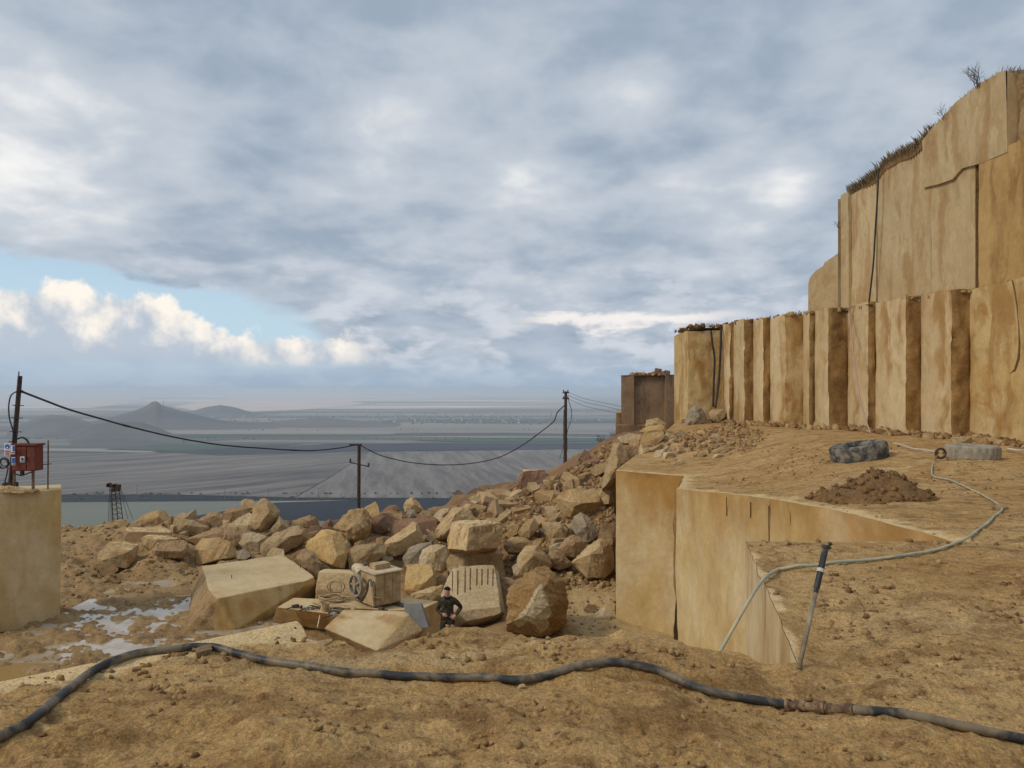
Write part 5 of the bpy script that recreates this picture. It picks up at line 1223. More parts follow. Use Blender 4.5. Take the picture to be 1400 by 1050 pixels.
# ================================================================== HOSES
hose = empty('water_hose', (0, 4.5, 0), 'thick black hose snaking across the whole foreground with a rusty coupling', 'hose')
HP = [(-40, 1026), (0, 1012), (40, 989), (82, 953), (130, 915), (180, 895), (230, 887), (270, 885), (310, 889), (350, 899), (400, 908), (460, 917), (540, 925), (620, 929), (700, 929), (745, 924), (790, 912), (830, 906), (865, 908), (900, 918), (950, 938), (1000, 951), (1040, 958), (1076, 964), (1165, 970), (1230, 977), (1290, 987), (1340, 999), (1400, 1012), (1445, 1024)]
def gcast(u, v):         # where the sight line through a photo pixel meets the ground
    ds = np.geomspace(2.5, 42, 900); x_ = (u-700)/F*ds; k_ = np.nonzero(CZ-(v-HZ)/F*ds < ground_z(x_, ds))[0]
    d_ = ds[k_[0]] if len(k_) else CZ*F/(v-HZ)
    return (u-700)/F*d_, float(d_)
def hose_pt(u, v, r): x_, y_ = gcast(u, v+6); return Vector((x_, y_, gh(x_, y_)+r*.85))
hp_ = [hose_pt(u, v, .0235) for u, v in HP]
def lay(path, r):          # rest a path on the ground
    gz_ = ground_z(np.array([p.x for p in path]), np.array([p.y for p in path]))
    gz_ = np.convolve(np.pad(gz_, 3, mode='edge'), np.ones(7)/7, 'valid')
    return [Vector((p.x, p.y, max(p.z, float(g_)+r*.8))) for p, g_ in zip(path, gz_)]
bm = bmesh.new(); tube(bm, [p-hose.location for p in lay(smooth_path(hp_[:24], 10), .0235)], .0235, 14); bm_obj('hose', bm, M_RUBBER, hose, 4)
bm = bmesh.new(); tube(bm, [p-hose.location for p in lay(smooth_path(hp_[24:], 10), .0235)], .0235, 14); bm_obj('hose', bm, M_RUBBER, hose, 4)
ca, cb = hp_[23]-hose.location, hp_[24]-hose.location; cd = (cb-ca)
prof_c = [(-.02, .03), (.06, .03), (.07, .022), (.20, .022), (.21, .028), (.30, .028), (.31, .021), (.50, .021), (.51, .033), (.60, .033), (.61, .024), (.70, .026), (.72, .021), (.9, .021), (.91, .03), (1.02, .03)]
bm = bmesh.new(); tube(bm, [ca+cd*s_ for s_, _ in prof_c], [r_ for _, r_ in prof_c], 12); bm_obj('coupling', bm, M_RUSTP, hose, R(35))
for s_ in (.02, .96):
    bm = bmesh.new(); tube(bm, [ca+cd*(s_-.03), ca+cd*(s_+.03)], .0325, 14); c_ = bm_obj('clamp', bm, M_RUSTP, hose, R(35))
    bm = bmesh.new(); box(bm, ca+cd*s_+Vector((0, -.01, -.03)), Vector((.018, .014, .045)), None, .003); bm_obj('clamp_bolt', bm, M_STEEL_D, c_)
gho = empty('garden_hose', (5, 9, 0), 'thin grey green hose winding over the bench and hanging into the slot', 'hose')
GP = [(1276, 634), (1274, 645), (1277, 652), (1300, 657), (1340, 676), (1363, 689), (1370, 697), (1357, 710), (1337, 726), (1312, 742), (1280, 753), (1230, 763), (1180, 769), (1128, 773), (1092, 776), (1064, 781)]
gpts_ = [hose_pt(u, v-5, .014) for u, v in GP]
last = [pix(1048, 788, 6.42), pix(1036, 802, 6.25), pix(1020, 828, 6.1), pix(1003, 858, 5.95), pix(984, 892, 5.8), pix(955, 950, 5.7)]
gpath = lay(smooth_path(gpts_, 10), .026)
bm = bmesh.new(); tube(bm, [p-gho.location for p in gpath+smooth_path([gpath[-1]]+last, 8)[1:]], .0145, 8); bm_obj('hose', bm, M_GREENH, gho, 4)
who = empty('white_hose', (10.6, 20.5, 0), 'thin white hose between the black tyre and the small hose stand', 'hose')
WP = [(1222, 606), (1235, 609), (1248, 614), (1262, 616), (1278, 618)]
bm = bmesh.new(); tube(bm, [p-who.location for p in smooth_path([hose_pt(u, v-2, .03)+Vector((0, 0, .05)) for u, v in WP], 6)], .022, 6); bm_obj('hose', bm, M_WHITEH, who, 4)
who2 = empty('white_hose', (14, 20.2, 0), 'short pale hose lying right of the dusty pale tyre', 'hose')
bm = bmesh.new(); tube(bm, [p-who2.location for p in smooth_path([hose_pt(u, v-2, .03)+Vector((0, 0, .06)) for u, v in ((1376, 614), (1390, 617), (1405, 617), (1420, 615))], 6)], .03, 6); bm_obj('hose', bm, M_WHITEH, who2, 4)
x_, y_ = gp(1286, 627); st_ = empty('hose_stand', (x_, y_, gh(x_, y_)), 'small rusty hose stand with a ring between the two tyres', 'stand')
bm = bmesh.new(); tube(bm, [Vector((.11*math.cos(a_), 0, .17+.11*math.sin(a_))) for a_ in [2*math.pi*k/16 for k in range(17)]], .028, 6, False); bm_obj('ring', bm, M_STEEL_D, st_, 4)
for sx in (-1, 1): 
    bm = bmesh.new(); tube(bm, [Vector((.05*sx, 0, .2)), Vector((.16*sx, -.05, 0))], .018, 5); bm_obj('leg', bm, M_RUSTP, st_)
# hanging hoses and cords on the cliff
def hang(name, label, pts, r, mat, cat):
    P_ = [pix(*p) for p in pts]; bm_ = bmesh.new(); og = P_[0].copy(); tube(bm_, [p-og for p in smooth_path(P_, 6)], r, 6); return tag(bm_obj(name, bm_, mat, None, 4, og), label, cat)
hang('hanging_cable', 'left of two black hoses hanging down the end column', [(972, 452, 37.9), (974, 470, 37.8), (977, 490, 37.8), (976, 520, 37.8), (975, 556, 37.7)], .05, M_CABLE, 'cable')
hang('hanging_cable', 'right of two black hoses hanging down the end column', [(986, 449, 37.9), (985, 480, 37.8), (983, 520, 37.8), (978, 558, 37.6)], .05, M_CABLE, 'cable')
hang('hanging_cable', 'long black cable hanging down the smooth upper face', [(1201, 236, 32.2), (1200, 262, 32.2), (1197, 310, 32.3), (1194, 360, 32.5), (1188, 414, 32.8)], .035, M_CABLE, 'cable')
hang('rope', 'pinkish cord hanging down the columns to the black tyre', [(1161, 424, 29.9), (1164, 462, 29.0), (1170, 510, 27.5), (1178, 555, 25.2), (1190, 592, 21.6)], .022, M_ROPE, 'rope')

# ================================================================== TYRES, DRILL, DIRT PILE
def tyre(label, u, v, Dm, wid, mats, tilt, rz):
    x_, y_ = gp(u, v); r_ = Dm/2; e_ = empty('tyre', (x_, y_+r_*.8, gh(x_, y_+r_*.8)-.03), label, 'tyre', None, 0)
    e_.rotation_euler = (tilt[0], tilt[1], rz)
    n = 96; bm_ = bmesh.new(); rings = []
    pr = [(.93, .0), (.985, .07), (1.0, .16), (1.0, .5), (1.0, .84), (.985, .93), (.93, 1.0)]
    for k in range(n):
        a_ = 2*math.pi*k/n; row = []
        for j, (q, z_) in enumerate(pr):
            lug = .022 if ((k//2+(1 if z_ < .5 else 0)) % 2 == 0 and 0 < j < 6) else 0
            row.append(bm_.verts.new((r_*(q-lug*1.6)*math.cos(a_), r_*(q-lug*1.6)*math.sin(a_), z_*wid)))
        rings.append(row)
    for k in range(n):
        for j in range(len(pr)-1): bm_.faces.new((rings[k][j], rings[(k+1) % n][j], rings[(k+1) % n][j+1], rings[k][j+1]))
    bm_obj('tread', bm_, mats[0], e_, R(30))
    for top_ in (0, 1):
        bm_ = bmesh.new(); rr = [(.93, 1.0), (.88, 1.03), (.75, 1.04), (.62, 1.0), (.56, .94), (.54, .8), (.56, .5)]; rings = []
        for k in range(64):
            a_ = 2*math.pi*k/64; rings.append([bm_.verts.new((r_*q*math.cos(a_), r_*q*math.sin(a_), (z_ if top_ else 1-z_)*wid)) for q, z_ in rr])
        for k in range(64):
            for j in range(len(rr)-1): bm_.faces.new((rings[k][j], rings[(k+1) % 64][j], rings[(k+1) % 64][j+1], rings[k][j+1]))
        bmesh.ops.recalc_face_normals(bm_, faces=bm_.faces); bm_obj('sidewall', bm_, mats[1], e_, 4)
    return e_
tyre('large worn black tyre lying tilted at the foot of the columns', 1190, 621, 1.38, .40, (M_RUBBER2, M_RUBBER2), (R(-4), R(-9), 0), .4)
tyre('dusty pale grey tyre lying flat near the right edge', 1346, 627, 1.17, .32, (M_TYRE_P, M_TYRE_P), (R(1), R(1), 0), 0)
bx_, by_ = gp(1093, 911); dl = empty('rock_drill', (bx_, by_, -.1), 'long drill rod with black handle leaning in the slot edge', 'drill')
dtop = pix(1128, 752, 4.75)-dl.location; dbot = pix(1092, 914, 4.42)-dl.location
mid_ = dbot+(dtop-dbot)*.62
bm = bmesh.new(); tube(bm, [dbot, mid_], .0145, 8); bm_obj('drill_steel', bm, flat_mat('dusty_drill_steel', (.30, .24, .155), .8, .1, .3, .3, 18, (.10, .08, .06), .6), dl, 4)
bm = bmesh.new(); tube(bm, [mid_, mid_+(dtop-mid_)*.1, mid_+(dtop-mid_)*.12, dtop], [.0155, .0155, .019, .02], 8); bm_obj('grip_tube', bm, M_RUBBER, dl, R(40))
bm = bmesh.new(); box(bm, dtop+Vector((.005, 0, .02)), Vector((.06, .04, .026)), Matrix.Rotation(R(12), 3, 'Y'), .008); box(bm, dtop+Vector((.03, 0, .04)), Vector((.03, .028, .022)), Matrix.Rotation(R(30), 3, 'Y'), .006); bm_obj('handle', bm, M_RUBBER, dl, R(40))
bm = bmesh.new(); tube(bm, [dbot+(dtop-dbot)*.80, dbot+(dtop-dbot)*.83], .023, 10); bm_obj('collar', bm, M_WHITEH, dl)
# dirt pile
px0, py0 = gp(1213, 681); n = 60; v, f = [], []
for j in range(n+1):
    for i in range(n+1):
        a_, b_ = (i/n-.5)*2.2, (j/n-.5)*1.8
        r2 = math.hypot(a_/1.0, b_/.85); v.append((a_, b_, (-.5 if r2 > 1.06 else -.06)+(.52*max(0, 1-r2)**1.1+.10*max(0, 1-math.hypot(a_-.45, b_+.1)/.6))))
V_ = np.array(v); V_[:, 2] += np.where(V_[:, 2] > -.05, 1, 0)*(.07*fbm(V_*3.1, 4)+.03*np.abs(fbm(V_*9+3, 3)))
for j in range(n):
    for i in range(n): f.append((j*(n+1)+i, j*(n+1)+i+1, (j+1)*(n+1)+i+1, (j+1)*(n+1)+i))
M_DIRT = ground_mat('fresh_dark_dirt', (.22, .120, .048), (.26, .15, .062), (.14, .072, .028), (.36, .22, .10), 0, 1.6, 1.0)
o = mesh_obj('dirt_pile', V_.tolist(), f, M_DIRT, smooth=4); o.location = (px0, py0+.45, gh(px0, py0+.45)); tag(o, 'cone of loose dark brown dirt heaped on the bench', 'dirt pile')

# iron pins left in the great sawn block, and cracks in the near column
for k, (u_, v_) in enumerate(((316.5, 791), (410.5, 776))):
    p_ = pz(u_, v_, GZ); bm = bmesh.new(); tube(bm, [(0, 0, -.05), (.01, 0, .13)], .012, 6); tag(bm_obj('iron_pin', bm, M_STEEL_D, None, None, p_), ('iron pin left of centre', 'iron pin near the right end')[k]+' standing in the top of the great sawn block', 'pin')
bm = bmesh.new(); CX = path[0][0]-.012
tube(bm, [Vector((CX-12, CX*F/(u_-700)-30, CZ+(HZ-v_)/F*CX*F/(u_-700))) for u_, v_ in ((1384, 383), (1388, 400), (1391, 420), (1393, 445), (1394, 470), (1393, 490), (1388, 506), (1380, 512))], [.02, .035, .03, .02, .03, .05, .045, .01], 5); bm_obj('crack', bm, M_GROOVE, cliff)
# clods on the dirt pile, drill marks at the seam of the bench wall
rg2 = np.random.default_rng(4); k_ = rg2.choice(np.nonzero(V_[:, 2] > -.03)[0], 420); cs = rg2.uniform(0, 1, 420)**2.5*.055+.012
chunk_mesh('loose_clods', V_[k_]+np.column_stack([rg2.uniform(-.02, .02, (420, 2)), cs*.2]), cs, chunk_mat('dark_clods', [(.13, .068, .026), (.20, .11, .045), (.27, .16, .07)]), bpy.data.objects['dirt_pile'], 5)
for k, (xs, ys_, z0, z1) in enumerate(((4.19, 12.5, -.30, -1.35), (4.11, 13.2, -.34, -.62), (4.27, 11.75, -.22, -.50), (3.98, 14.2, -.40, -.75))):
    bm = bmesh.new(); tube(bm, [Vector((xs-.012-4, ys_-15, z0+5.6)), Vector((xs-.012-4+.01, ys_-15+.03*(k % 2), z1+5.6))], .009, 6); bm_obj('drill_mark', bm, M_GROOVE, bench)

# ================================================================== WIRE SAW MACHINE AND TOOLS
MDp = 22.7
mo = at_z(520, MDp, SZ); mac = empty('wire_saw_machine', mo, 'dust caked stone sawing machine with a spoked flywheel on the sawn slab', 'machine', None, R(40))
mrot = Matrix.Rotation(R(43), 3, 'Z')
# local axes: x along the camera-facing right side, y to the back left
bm = bmesh.new(); g = box(bm, Vector((0, 0, .56)), Vector((.86, .92, .92)), None, .02, .94); bm_obj('housing', bm, M_MACH, mac, R(40))
bm = bmesh.new(); box(bm, Vector((0, 0, 1.04)), Vector((.96, 1.04, .05)), None, .012); bm_obj('lid', bm, M_MACHP, mac, R(40))
bm = bmesh.new(); box(bm, Vector((.02, .05, 1.14)), Vector((.52, .36, .15)), None, .012); bm_obj('control_box', bm, M_MACH, mac, R(40))
for k in (-1, 0, 1):
    bm = bmesh.new(); box(bm, Vector((k*.28, -.452, .56)), Vector((.27, .03, .86)), None, .008); bm_obj('front_panel', bm, M_MACH, mac, R(40))
for sx in (-.34, .34):
    bm = bmesh.new(); box(bm, Vector((sx, 0, .06)), Vector((.10, 1.5, .10)), None, .012); bm_obj('skid', bm, M_BELT, mac, R(40))
# flywheel on the left side
wr = .33; wc = Vector((-.62, .34, .60))
fw = link(bpy.data.objects.new('flywheel', None), mac); fw.location = wc; fw.rotation_euler = (0, R(-90), R(4))
bm = bmesh.new(); 
for r0, r1, z0, z1 in ((wr*.86, wr, -.05, .05),):
    n = 40; rr = []
    for k in range(n):
        a_ = 2*math.pi*k/n; rr.append([bm.verts.new((r*math.cos(a_), r*math.sin(a_), z)) for r, z in ((r0, z0), (r1, z0), (r1, z1), (r0, z1))])
    for k in range(n):
        for j in range(4): bm.faces.new((rr[k][j], rr[(k+1) % n][j], rr[(k+1) % n][(j+1) % 4], rr[k][(j+1) % 4]))
    bmesh.ops.recalc_face_normals(bm, faces=bm.faces)
bm_obj('rim', bm, M_WHEEL, fw, R(40))
for k in range(5):
    a_ = 2*math.pi*k/5+.3; bm = bmesh.new(); box(bm, Vector((math.cos(a_)*wr*.5, math.sin(a_)*wr*.5, 0)), Vector((wr*.8, .06, .05)), Matrix.Rotation(a_, 3, 'Z'), .008); bm_obj('spoke', bm, M_WHEEL, fw, R(40))
bm = bmesh.new(); bmesh.ops.create_cone(bm, cap_ends=True, segments=20, radius1=.075, radius2=.06, depth=.14); bm_obj('hub', bm, M_WHEEL, fw, R(40))
# belt guard: curved sheet running from the wheel down to the front, and side skirt
bm = bmesh.new(); tube(bm, smooth_path([(-.52, .62, .72), (-.52, .45, .28), (-.52, .2, .18), (-.52, -.1, .5), (-.52, -.22, .80), (-.52, -.34, .86), (-.52, -.42, .72)], 8), .03, 6); bm_obj('belt_guard', bm, M_BELT, mac, 4)
bm = bmesh.new(); g = []
tri = [(-.50, .55, .12), (-.50, .15, .14), (-.50, -.26, .80), (-.50, -.44, .76), (-.50, -.46, .12)]
fr = [bm.verts.new(p) for p in tri]; bk = [bm.verts.new((p[0]+.06, p[1], p[2])) for p in tri]
bm.faces.new(fr); bm.faces.new(bk[::-1])
for k in range(5): bm.faces.new((fr[k], bk[k], bk[(k+1) % 5], fr[(k+1) % 5]))
bmesh.ops.recalc_face_normals(bm, faces=bm.faces); bm_obj('side_skirt', bm, M_MACH, mac, R(40))
bm = bmesh.new(); tube(bm, [(-.30, .55, .82), (-.10, 1.05, .86), (.02, 1.5, .80)], [.16, .17, .15], 14); bm_obj('motor', bm, M_MACHP, mac, R(50))
bm = bmesh.new(); tube(bm, smooth_path([(-.53, -.30, .82), (-.56, -.42, .62), (-.50, -.47, .42), (-.3, -.50, .34)], 6), .018, 6); bm_obj('cable', bm, M_MACHP, mac, 4)
bm = bmesh.new(); tube(bm, smooth_path([(-.2, .3, 1.08), (-.25, .5, 1.25), (-.1, .8, 1.2), (.1, 1.0, 1.0)], 6), .018, 6); bm_obj('hydraulic_hose', bm, M_BELT, mac, 4)
# cables and tools on the slab
rnd = random.Random(4)
def coil(label, u, v, r, n, mat, rad=.022, up=False):
    c_ = pz(u, v, SZ); o_ = empty('cable_coil', c_, label, 'cable'); bm_ = bmesh.new()
    for k in range(n):
        rr = r*rnd.uniform(.8, 1.1); ox, oy = rnd.uniform(-.06, .06), rnd.uniform(-.05, .05)
        pts = [Vector((ox+rr*math.cos(a_)*1.25, oy+(0 if up else rr*math.sin(a_)*.8), .03+k*.03+(rr+rr*math.sin(a_) if up else .02*math.sin(3*a_+k)))) for a_ in [2*math.pi*j/24 for j in range(25)]]
        tube(bm_, pts, rad, 5, False)
    bm_obj('loop', bm_, mat, o_, 4)
coil('loose dusty cable loops heaped left of the flywheel', 455, 822, .34, 5, M_MACH)
coil('upright ring of dusty wire against the block left of the flywheel', 459, 812, .17, 2, M_MACH, .02, True)
coil('small flat wire coil on the tool slab near the bucket', 432, 833, .14, 2, M_BELT, .016)
coil('dark flat coil in the middle of the tool slab', 463, 838, .22, 3, M_BELT, .016)
o = empty('cable', pz(470, 829, SZ), 'dusty cables stretched along the slab in front of the machine', 'cable'); bm = bmesh.new()
for k in range(4): tube(bm, [p-o.location for p in smooth_path([pz(428+3*k, 826+k, SZ)+Vector((0, 0, .03)), pz(455, 829+1.2*k, SZ)+Vector((0, 0, .05)), pz(490+4*k, 832+.8*k, SZ)+Vector((0, 0, .05)), pz(515+5*k, 831+1.6*k, SZ)+Vector((0, 0, .04))], 5)], .024, 6)
bm_obj('strand', bm, M_MACH, o, 4)
c_ = pz(445, 836, SZ); o = empty('bucket', c_, 'small dusty bucket standing on the tool slab', 'bucket')
bm = bmesh.new(); n = 20; pr = [(.09, 0), (.115, .24), (.125, .245), (.118, .25), (.108, .24), (.085, .02)]; rr = []
for k in range(n): a_ = 2*math.pi*k/n; rr.append([bm.verts.new((r*math.cos(a_), r*math.sin(a_), z)) for r, z in pr])
for k in range(n):
    for j in range(len(pr)-1): bm.faces.new((rr[k][j], rr[(k+1) % n][j], rr[(k+1) % n][j+1], rr[k][j+1]))
bm_obj('pail', bm, M_MACH, o, R(40))
bm = bmesh.new(); tube(bm, [Vector((.12*math.cos(a_), .02, .24+.07*math.sin(a_))) for a_ in [math.pi*k/10 for k in range(11)]], .006, 5); bm_obj('handle', bm, M_STEEL_D, o)
TL = [('dark hammer head lying at the left end of the tool slab', 404, 831, .22, M_STEEL_D), ('small dark wedge next to the hammer head on the tool slab', 412, 832, .13, M_STEEL_D), ('bluish steel wedge on the tool slab left of the bucket', 419, 834, .16, M_GALV), ('flat steel shim on the tool slab right of the bucket', 456, 843, .2, M_GALV)]
for lab, u, v, s_, mt in TL:
    o = empty('hand_tool', pz(u, v, SZ), lab, 'tool', None, rnd.uniform(0, 3)); bm = bmesh.new(); box(bm, Vector((0, 0, .05)), Vector((s_, s_*.45, .09)), Matrix.Rotation(.2, 3, 'Y'), .012); bm_obj('head', bm, mt, o, R(40))
    bm = bmesh.new(); tube(bm, [(0, 0, .05), (s_*.4, s_*1.4, .03)], .018, 6); bm_obj('shaft', bm, M_WOOD, o)
o = empty('wooden_stake', pix(434, 858, 21.6), 'thin pale stick leaning on the front of the tool slab', 'stick'); bm = bmesh.new(); tube(bm, [Vector((0, 0, 0)), pix(440, 829, 22.2)-o.location], .02, 6); bm_obj('stick', bm, M_MACHP, o)
o = empty('wooden_post', pz(482, 841, SZ), 'short light wooden block at the corner of the tool slab', 'post'); bm = bmesh.new(); box(bm, Vector((0, 0, .1)), Vector((.10, .10, .2)), None, .01); bm_obj('post', bm, M_MACHP, o)
# folded galvanised sheet standing beside the tilted slab
o = empty('metal_sheet', pix(575, 862, 21.0), 'bent grey galvanised sheet standing between the slabs left of the person', 'sheet')
bm = bmesh.new(); q = [pix(551, 826, 21.3), pix(575, 825, 21.1), pix(586, 857, 20.9), pix(560, 862, 21.1), pix(577, 824, 21.4), pix(590, 856, 21.3)]
vv = [bm.verts.new(p-o.location) for p in q]; bm.faces.new((vv[0], vv[1], vv[2], vv[3])); bm.faces.new((vv[1], vv[4], vv[5], vv[2]))
bmesh.ops.solidify(bm, geom=bm.faces[:], thickness=.012); bm_obj('panel', bm, M_GALV, o)

# ================================================================== PERSON
pe = Vector((at_z(612, 21.2, 0).x, 21.2, -5.62)); pe.z = max(-5.72, ph(pe.x, 21.2))
per = empty('person', pe, 'person in dark camouflage jacket and black knit cap standing hand on hip', 'person')
joints = {'pel': ((0, 0, .95), .15, .115), 'wst': ((0, 0, 1.10), .148, .115), 'chs': ((0, 0, 1.33), .185, .13), 'ucs': ((0, 0, 1.44), .15, .10), 'nck': ((-.005, -.01, 1.525), .062, .062), 'jaw': ((-.012, -.02, 1.60), .075, .085), 'hed': ((-.015, -.012, 1.68), .082, .098), 'top': ((-.015, -.005, 1.745), .055, .06),
 'shr': ((.185, .01, 1.415), .08, .08), 'elr': ((.375, .06, 1.205), .062, .062), 'wrr': ((.215, -.055, 1.02), .046, .046), 'har': ((.165, -.10, .985), .038, .03),
 'shl': ((-.185, .01, 1.415), .08, .08), 'ell': ((-.29, .02, 1.16), .062, .062), 'wrl': ((-.135, -.19, 1.07), .046, .046), 'hal': ((-.06, -.215, 1.065), .036, .03),
 'hir': ((.10, 0, .88), .11, .11), 'knr': ((.125, -.03, .50), .075, .078), 'anr': ((.14, .01, .11), .055, .06), 'ter': ((.165, -.15, .05), .05, .045),
 'hil': ((-.10, 0, .88), .11, .11), 'knl': ((-.13, -.03, .50), .075, .078), 'anl': ((-.15, .01, .11), .055, .06), 'tel': ((-.185, -.15, .05), .05, .045)}
bones = [('pel', 'wst'), ('wst', 'chs'), ('chs', 'ucs'), ('ucs', 'nck'), ('nck', 'jaw'), ('jaw', 'hed'), ('hed', 'top'), ('ucs', 'shr'), ('shr', 'elr'), ('elr', 'wrr'), ('wrr', 'har'), ('ucs', 'shl'), ('shl', 'ell'), ('ell', 'wrl'), ('wrl', 'hal'), ('pel', 'hir'), ('hir', 'knr'), ('knr', 'anr'), ('anr', 'ter'), ('pel', 'hil'), ('hil', 'knl'), ('knl', 'anl'), ('anl', 'tel')]
nm = list(joints)
for hand, base_, dirn in (('r', 'har', Vector((-.5, -.6, -.35))), ('l', 'hal', Vector((.95, -.1, -.2)))):
    hb = Vector(joints[base_][0]); dirn.normalize(); sd_ = dirn.cross(Vector((0, -1, .2))).normalized()
    for k in range(5):
        off = sd_*(.016*(k-1.5)) if k < 4 else sd_*-.03-dirn*.02
        ln = (.038, .045, .042, .034, .032)[k]; dr_ = (dirn+(sd_*-.8 if k == 4 else sd_*(k-1.5)*.05)).normalized()
        a_, b_ = hb+off+dr_*.03, hb+off+dr_*(.03+ln)+Vector((0, .012, -.012)); an, bn = f'f{hand}{k}a', f'f{hand}{k}b'
        joints[an] = (tuple(a_), .0105, .0105); joints[bn] = (tuple(b_), .009, .009); nm += [an, bn]; bones += [(base_, an), (an, bn)]
me = bpy.data.meshes.new('body'); me.from_pydata([joints[k][0] for k in nm], [(nm.index(a_), nm.index(b_)) for a_, b_ in bones], [])
tmp = bpy.data.objects.new('body', me); C.objects.link(tmp)
sk = tmp.modifiers.new('skin', 'SKIN'); sk.use_smooth_shade = True
for i, k in enumerate(nm):
    sv = me.skin_vertices[0].data[i]; sv.radius = tuple(q_*(1.14 if joints[k][0][2] < 1.5 and len(k) == 3 and k[0] != 'h' else 1.06) for q_ in joints[k][1:]); sv.use_root = (k == 'pel')
ss_ = tmp.modifiers.new('sub', 'SUBSURF'); ss_.levels = 2; ss_.render_levels = 2
bpy.context.view_layer.update(); dg = bpy.context.evaluated_depsgraph_get()
bme = bpy.data.meshes.new_from_object(tmp.evaluated_get(dg)); bpy.data.objects.remove(tmp)
bm = bmesh.new(); bm.from_mesh(bme)
# face: nose, brow, chin and ears pulled out of the surface; the head is turned to the viewer's left
hc = Vector((-.015, -.015, 1.655)); fd_ = Vector((-.62, -.78, .05)).normalized(); sdv = Vector((.78, -.62, 0))
for v_ in bm.verts:
    q = v_.co-hc
    if abs(q.z) < .12 and q.length < .16:
        a_, b_, c_ = q.dot(fd_), q.dot(sdv), q.z
        if a_ > 0:
            v_.co += fd_*(.028*math.exp(-(b_/.014)**2-((c_+.012)/.02)**2)+.012*math.exp(-(b_/.03)**2-((c_+.075)/.02)**2)-.010*math.exp(-((abs(b_)-.032)/.014)**2-((c_-.018)/.012)**2))
        v_.co += sdv*math.copysign(.016, b_)*math.exp(-(a_/.016)**2-((c_+.005)/.028)**2)*(1 if abs(b_) > .05 else 0)
M_CAMO, t, b = principled('camouflage_cloth'); oc = t.n('ShaderNodeTexCoord').outputs['Object']
cc = t.mix(t.ss(t.noise(oc, 9, 3, .6, .6), .46, .50), (.040, .038, .026), (.082, .066, .042)); cc = t.mix(t.ss(t.noise(t.v('ADD', oc, (4, 4, 4)), 11, 3, .6, .6), .55, .58), cc, (.018, .017, .014)); t.put(b.inputs['Base Color'], cc)
M_SKIN = flat_mat('skin', (.50, .28, .20), .6, 0, .4, .06); M_TROU = flat_mat('dark_trousers', (.028, .027, .024), .9); M_BOOT = flat_mat('black_boots', (.02, .018, .016), .7); M_CAP = flat_mat('black_knit', (.012, .012, .013), .95, 0, .2, .3, 60)
hands = [Vector(joints['har'][0]), Vector(joints['hal'][0])]
for f_ in bm.faces:
    c_ = f_.calc_center_median(); hd = min((c_-h_).length for h_ in hands)
    f_.material_index = 1 if (c_.z > 1.535 or hd < .075) else (2 if c_.z < .80 else 0)
    if c_.z < .14: f_.material_index = 3
bm_obj('body', bm, [M_CAMO, M_SKIN, M_TROU, M_BOOT], per, 4)
bm = bmesh.new(); bmesh.ops.create_uvsphere(bm, u_segments=24, v_segments=14, radius=1, matrix=Matrix.Translation((-.012, .0, 1.70)) @ Matrix.Diagonal((.098, .112, .095, 1)))
bmesh.ops.bisect_plane(bm, geom=bm.verts[:]+bm.edges[:]+bm.faces[:], plane_co=(-.012, 0, 1.695), plane_no=Vector((.12, .28, 1)).normalized(), clear_inner=True); bm_obj('cap', bm, M_CAP, per, 4)
bm = bmesh.new(); tube(bm, [Vector((.105*math.cos(a_)*.9, .085*math.sin(a_)-.005, 1.50+.012*math.sin(a_))) for a_ in [2*math.pi*k/18 for k in range(19)]], .032, 8, False); bm_obj('collar', bm, M_CAP, per, 4)
for s_ in (-1, 1):
    bm = bmesh.new(); bmesh.ops.create_uvsphere(bm, u_segments=8, v_segments=6, radius=.0085, matrix=Matrix.Translation(hc+fd_*.083+sdv*s_*.030+Vector((0, 0, .018)))); bm_obj('eye', bm, M_BLACKP, per, 4)
bm = bmesh.new(); box(bm, hc+fd_*.094+Vector((0, 0, -.045)), Vector((.04, .008, .008)), Matrix.Rotation(math.atan2(sdv.y, sdv.x), 3, 'Z'), .002); bm_obj('mouth', bm, flat_mat('lips', (.33, .13, .10), .6), per, 4)
bm = bmesh.new(); box(bm, Vector((0, -.128, 1.2)), Vector((.02, .012, .46)), None, .003); bm_obj('zip', bm, M_BLACKP, per)

# ================================================================== SHRUBS, GRASS, FAR SMALL THINGS
M_TWIG = flat_mat('bare_twigs', (.075, .058, .045), .95, 0, .1, .3)
def shrub(label, base_, height, seed, spread=1.0, lean=0.0, n0=6):
    rr = random.Random(seed); o_ = empty('bare_shrub', base_, label, 'shrub'); st, tw = bmesh.new(), bmesh.new()
    def grow(bm_, p, d_, L, r_, dep):
        pts = [p]; 
        for _ in range(3): d_ = (d_+Vector((rr.uniform(-.25, .25), rr.uniform(-.25, .25), rr.uniform(-.1, .2)))).normalized(); pts.append(pts[-1]+d_*L/3)
        tube(bm_, pts, [r_, r_*.85, r_*.7, r_*.5], 4, False)
        if dep > 0:
            for _ in range(rr.choice((3, 3, 4))):
                nd = (d_+Vector((rr.uniform(-.9, .9)*spread, rr.uniform(-.9, .9)*spread, rr.uniform(-.2, .6)))).normalized(); grow(tw, pts[rr.choice((1, 2, 3))], nd, L*rr.uniform(.5, .8), r_*.6, dep-1)
    for _ in range(n0):
        grow(st, Vector((rr.uniform(-.08, .08), rr.uniform(-.08, .08), -.1)), Vector((rr.uniform(-.6, .6)*spread+lean, rr.uniform(-.6, .6)*spread, 1)).normalized(), height*.5, height*.012, 3)
    bm_obj('stem', st, M_TWIG, o_); bm_obj('twigs', tw, M_TWIG, o_)
def ub(u, xo=.3): return Vector((UX+xo, uy(u), top_at(u)))
shrub('bare round shrub on the rising edge of the upper face', ub(1341, -.05)+Vector((0, 0, -.05)), .95, 3, 1.0, -.1, 5)
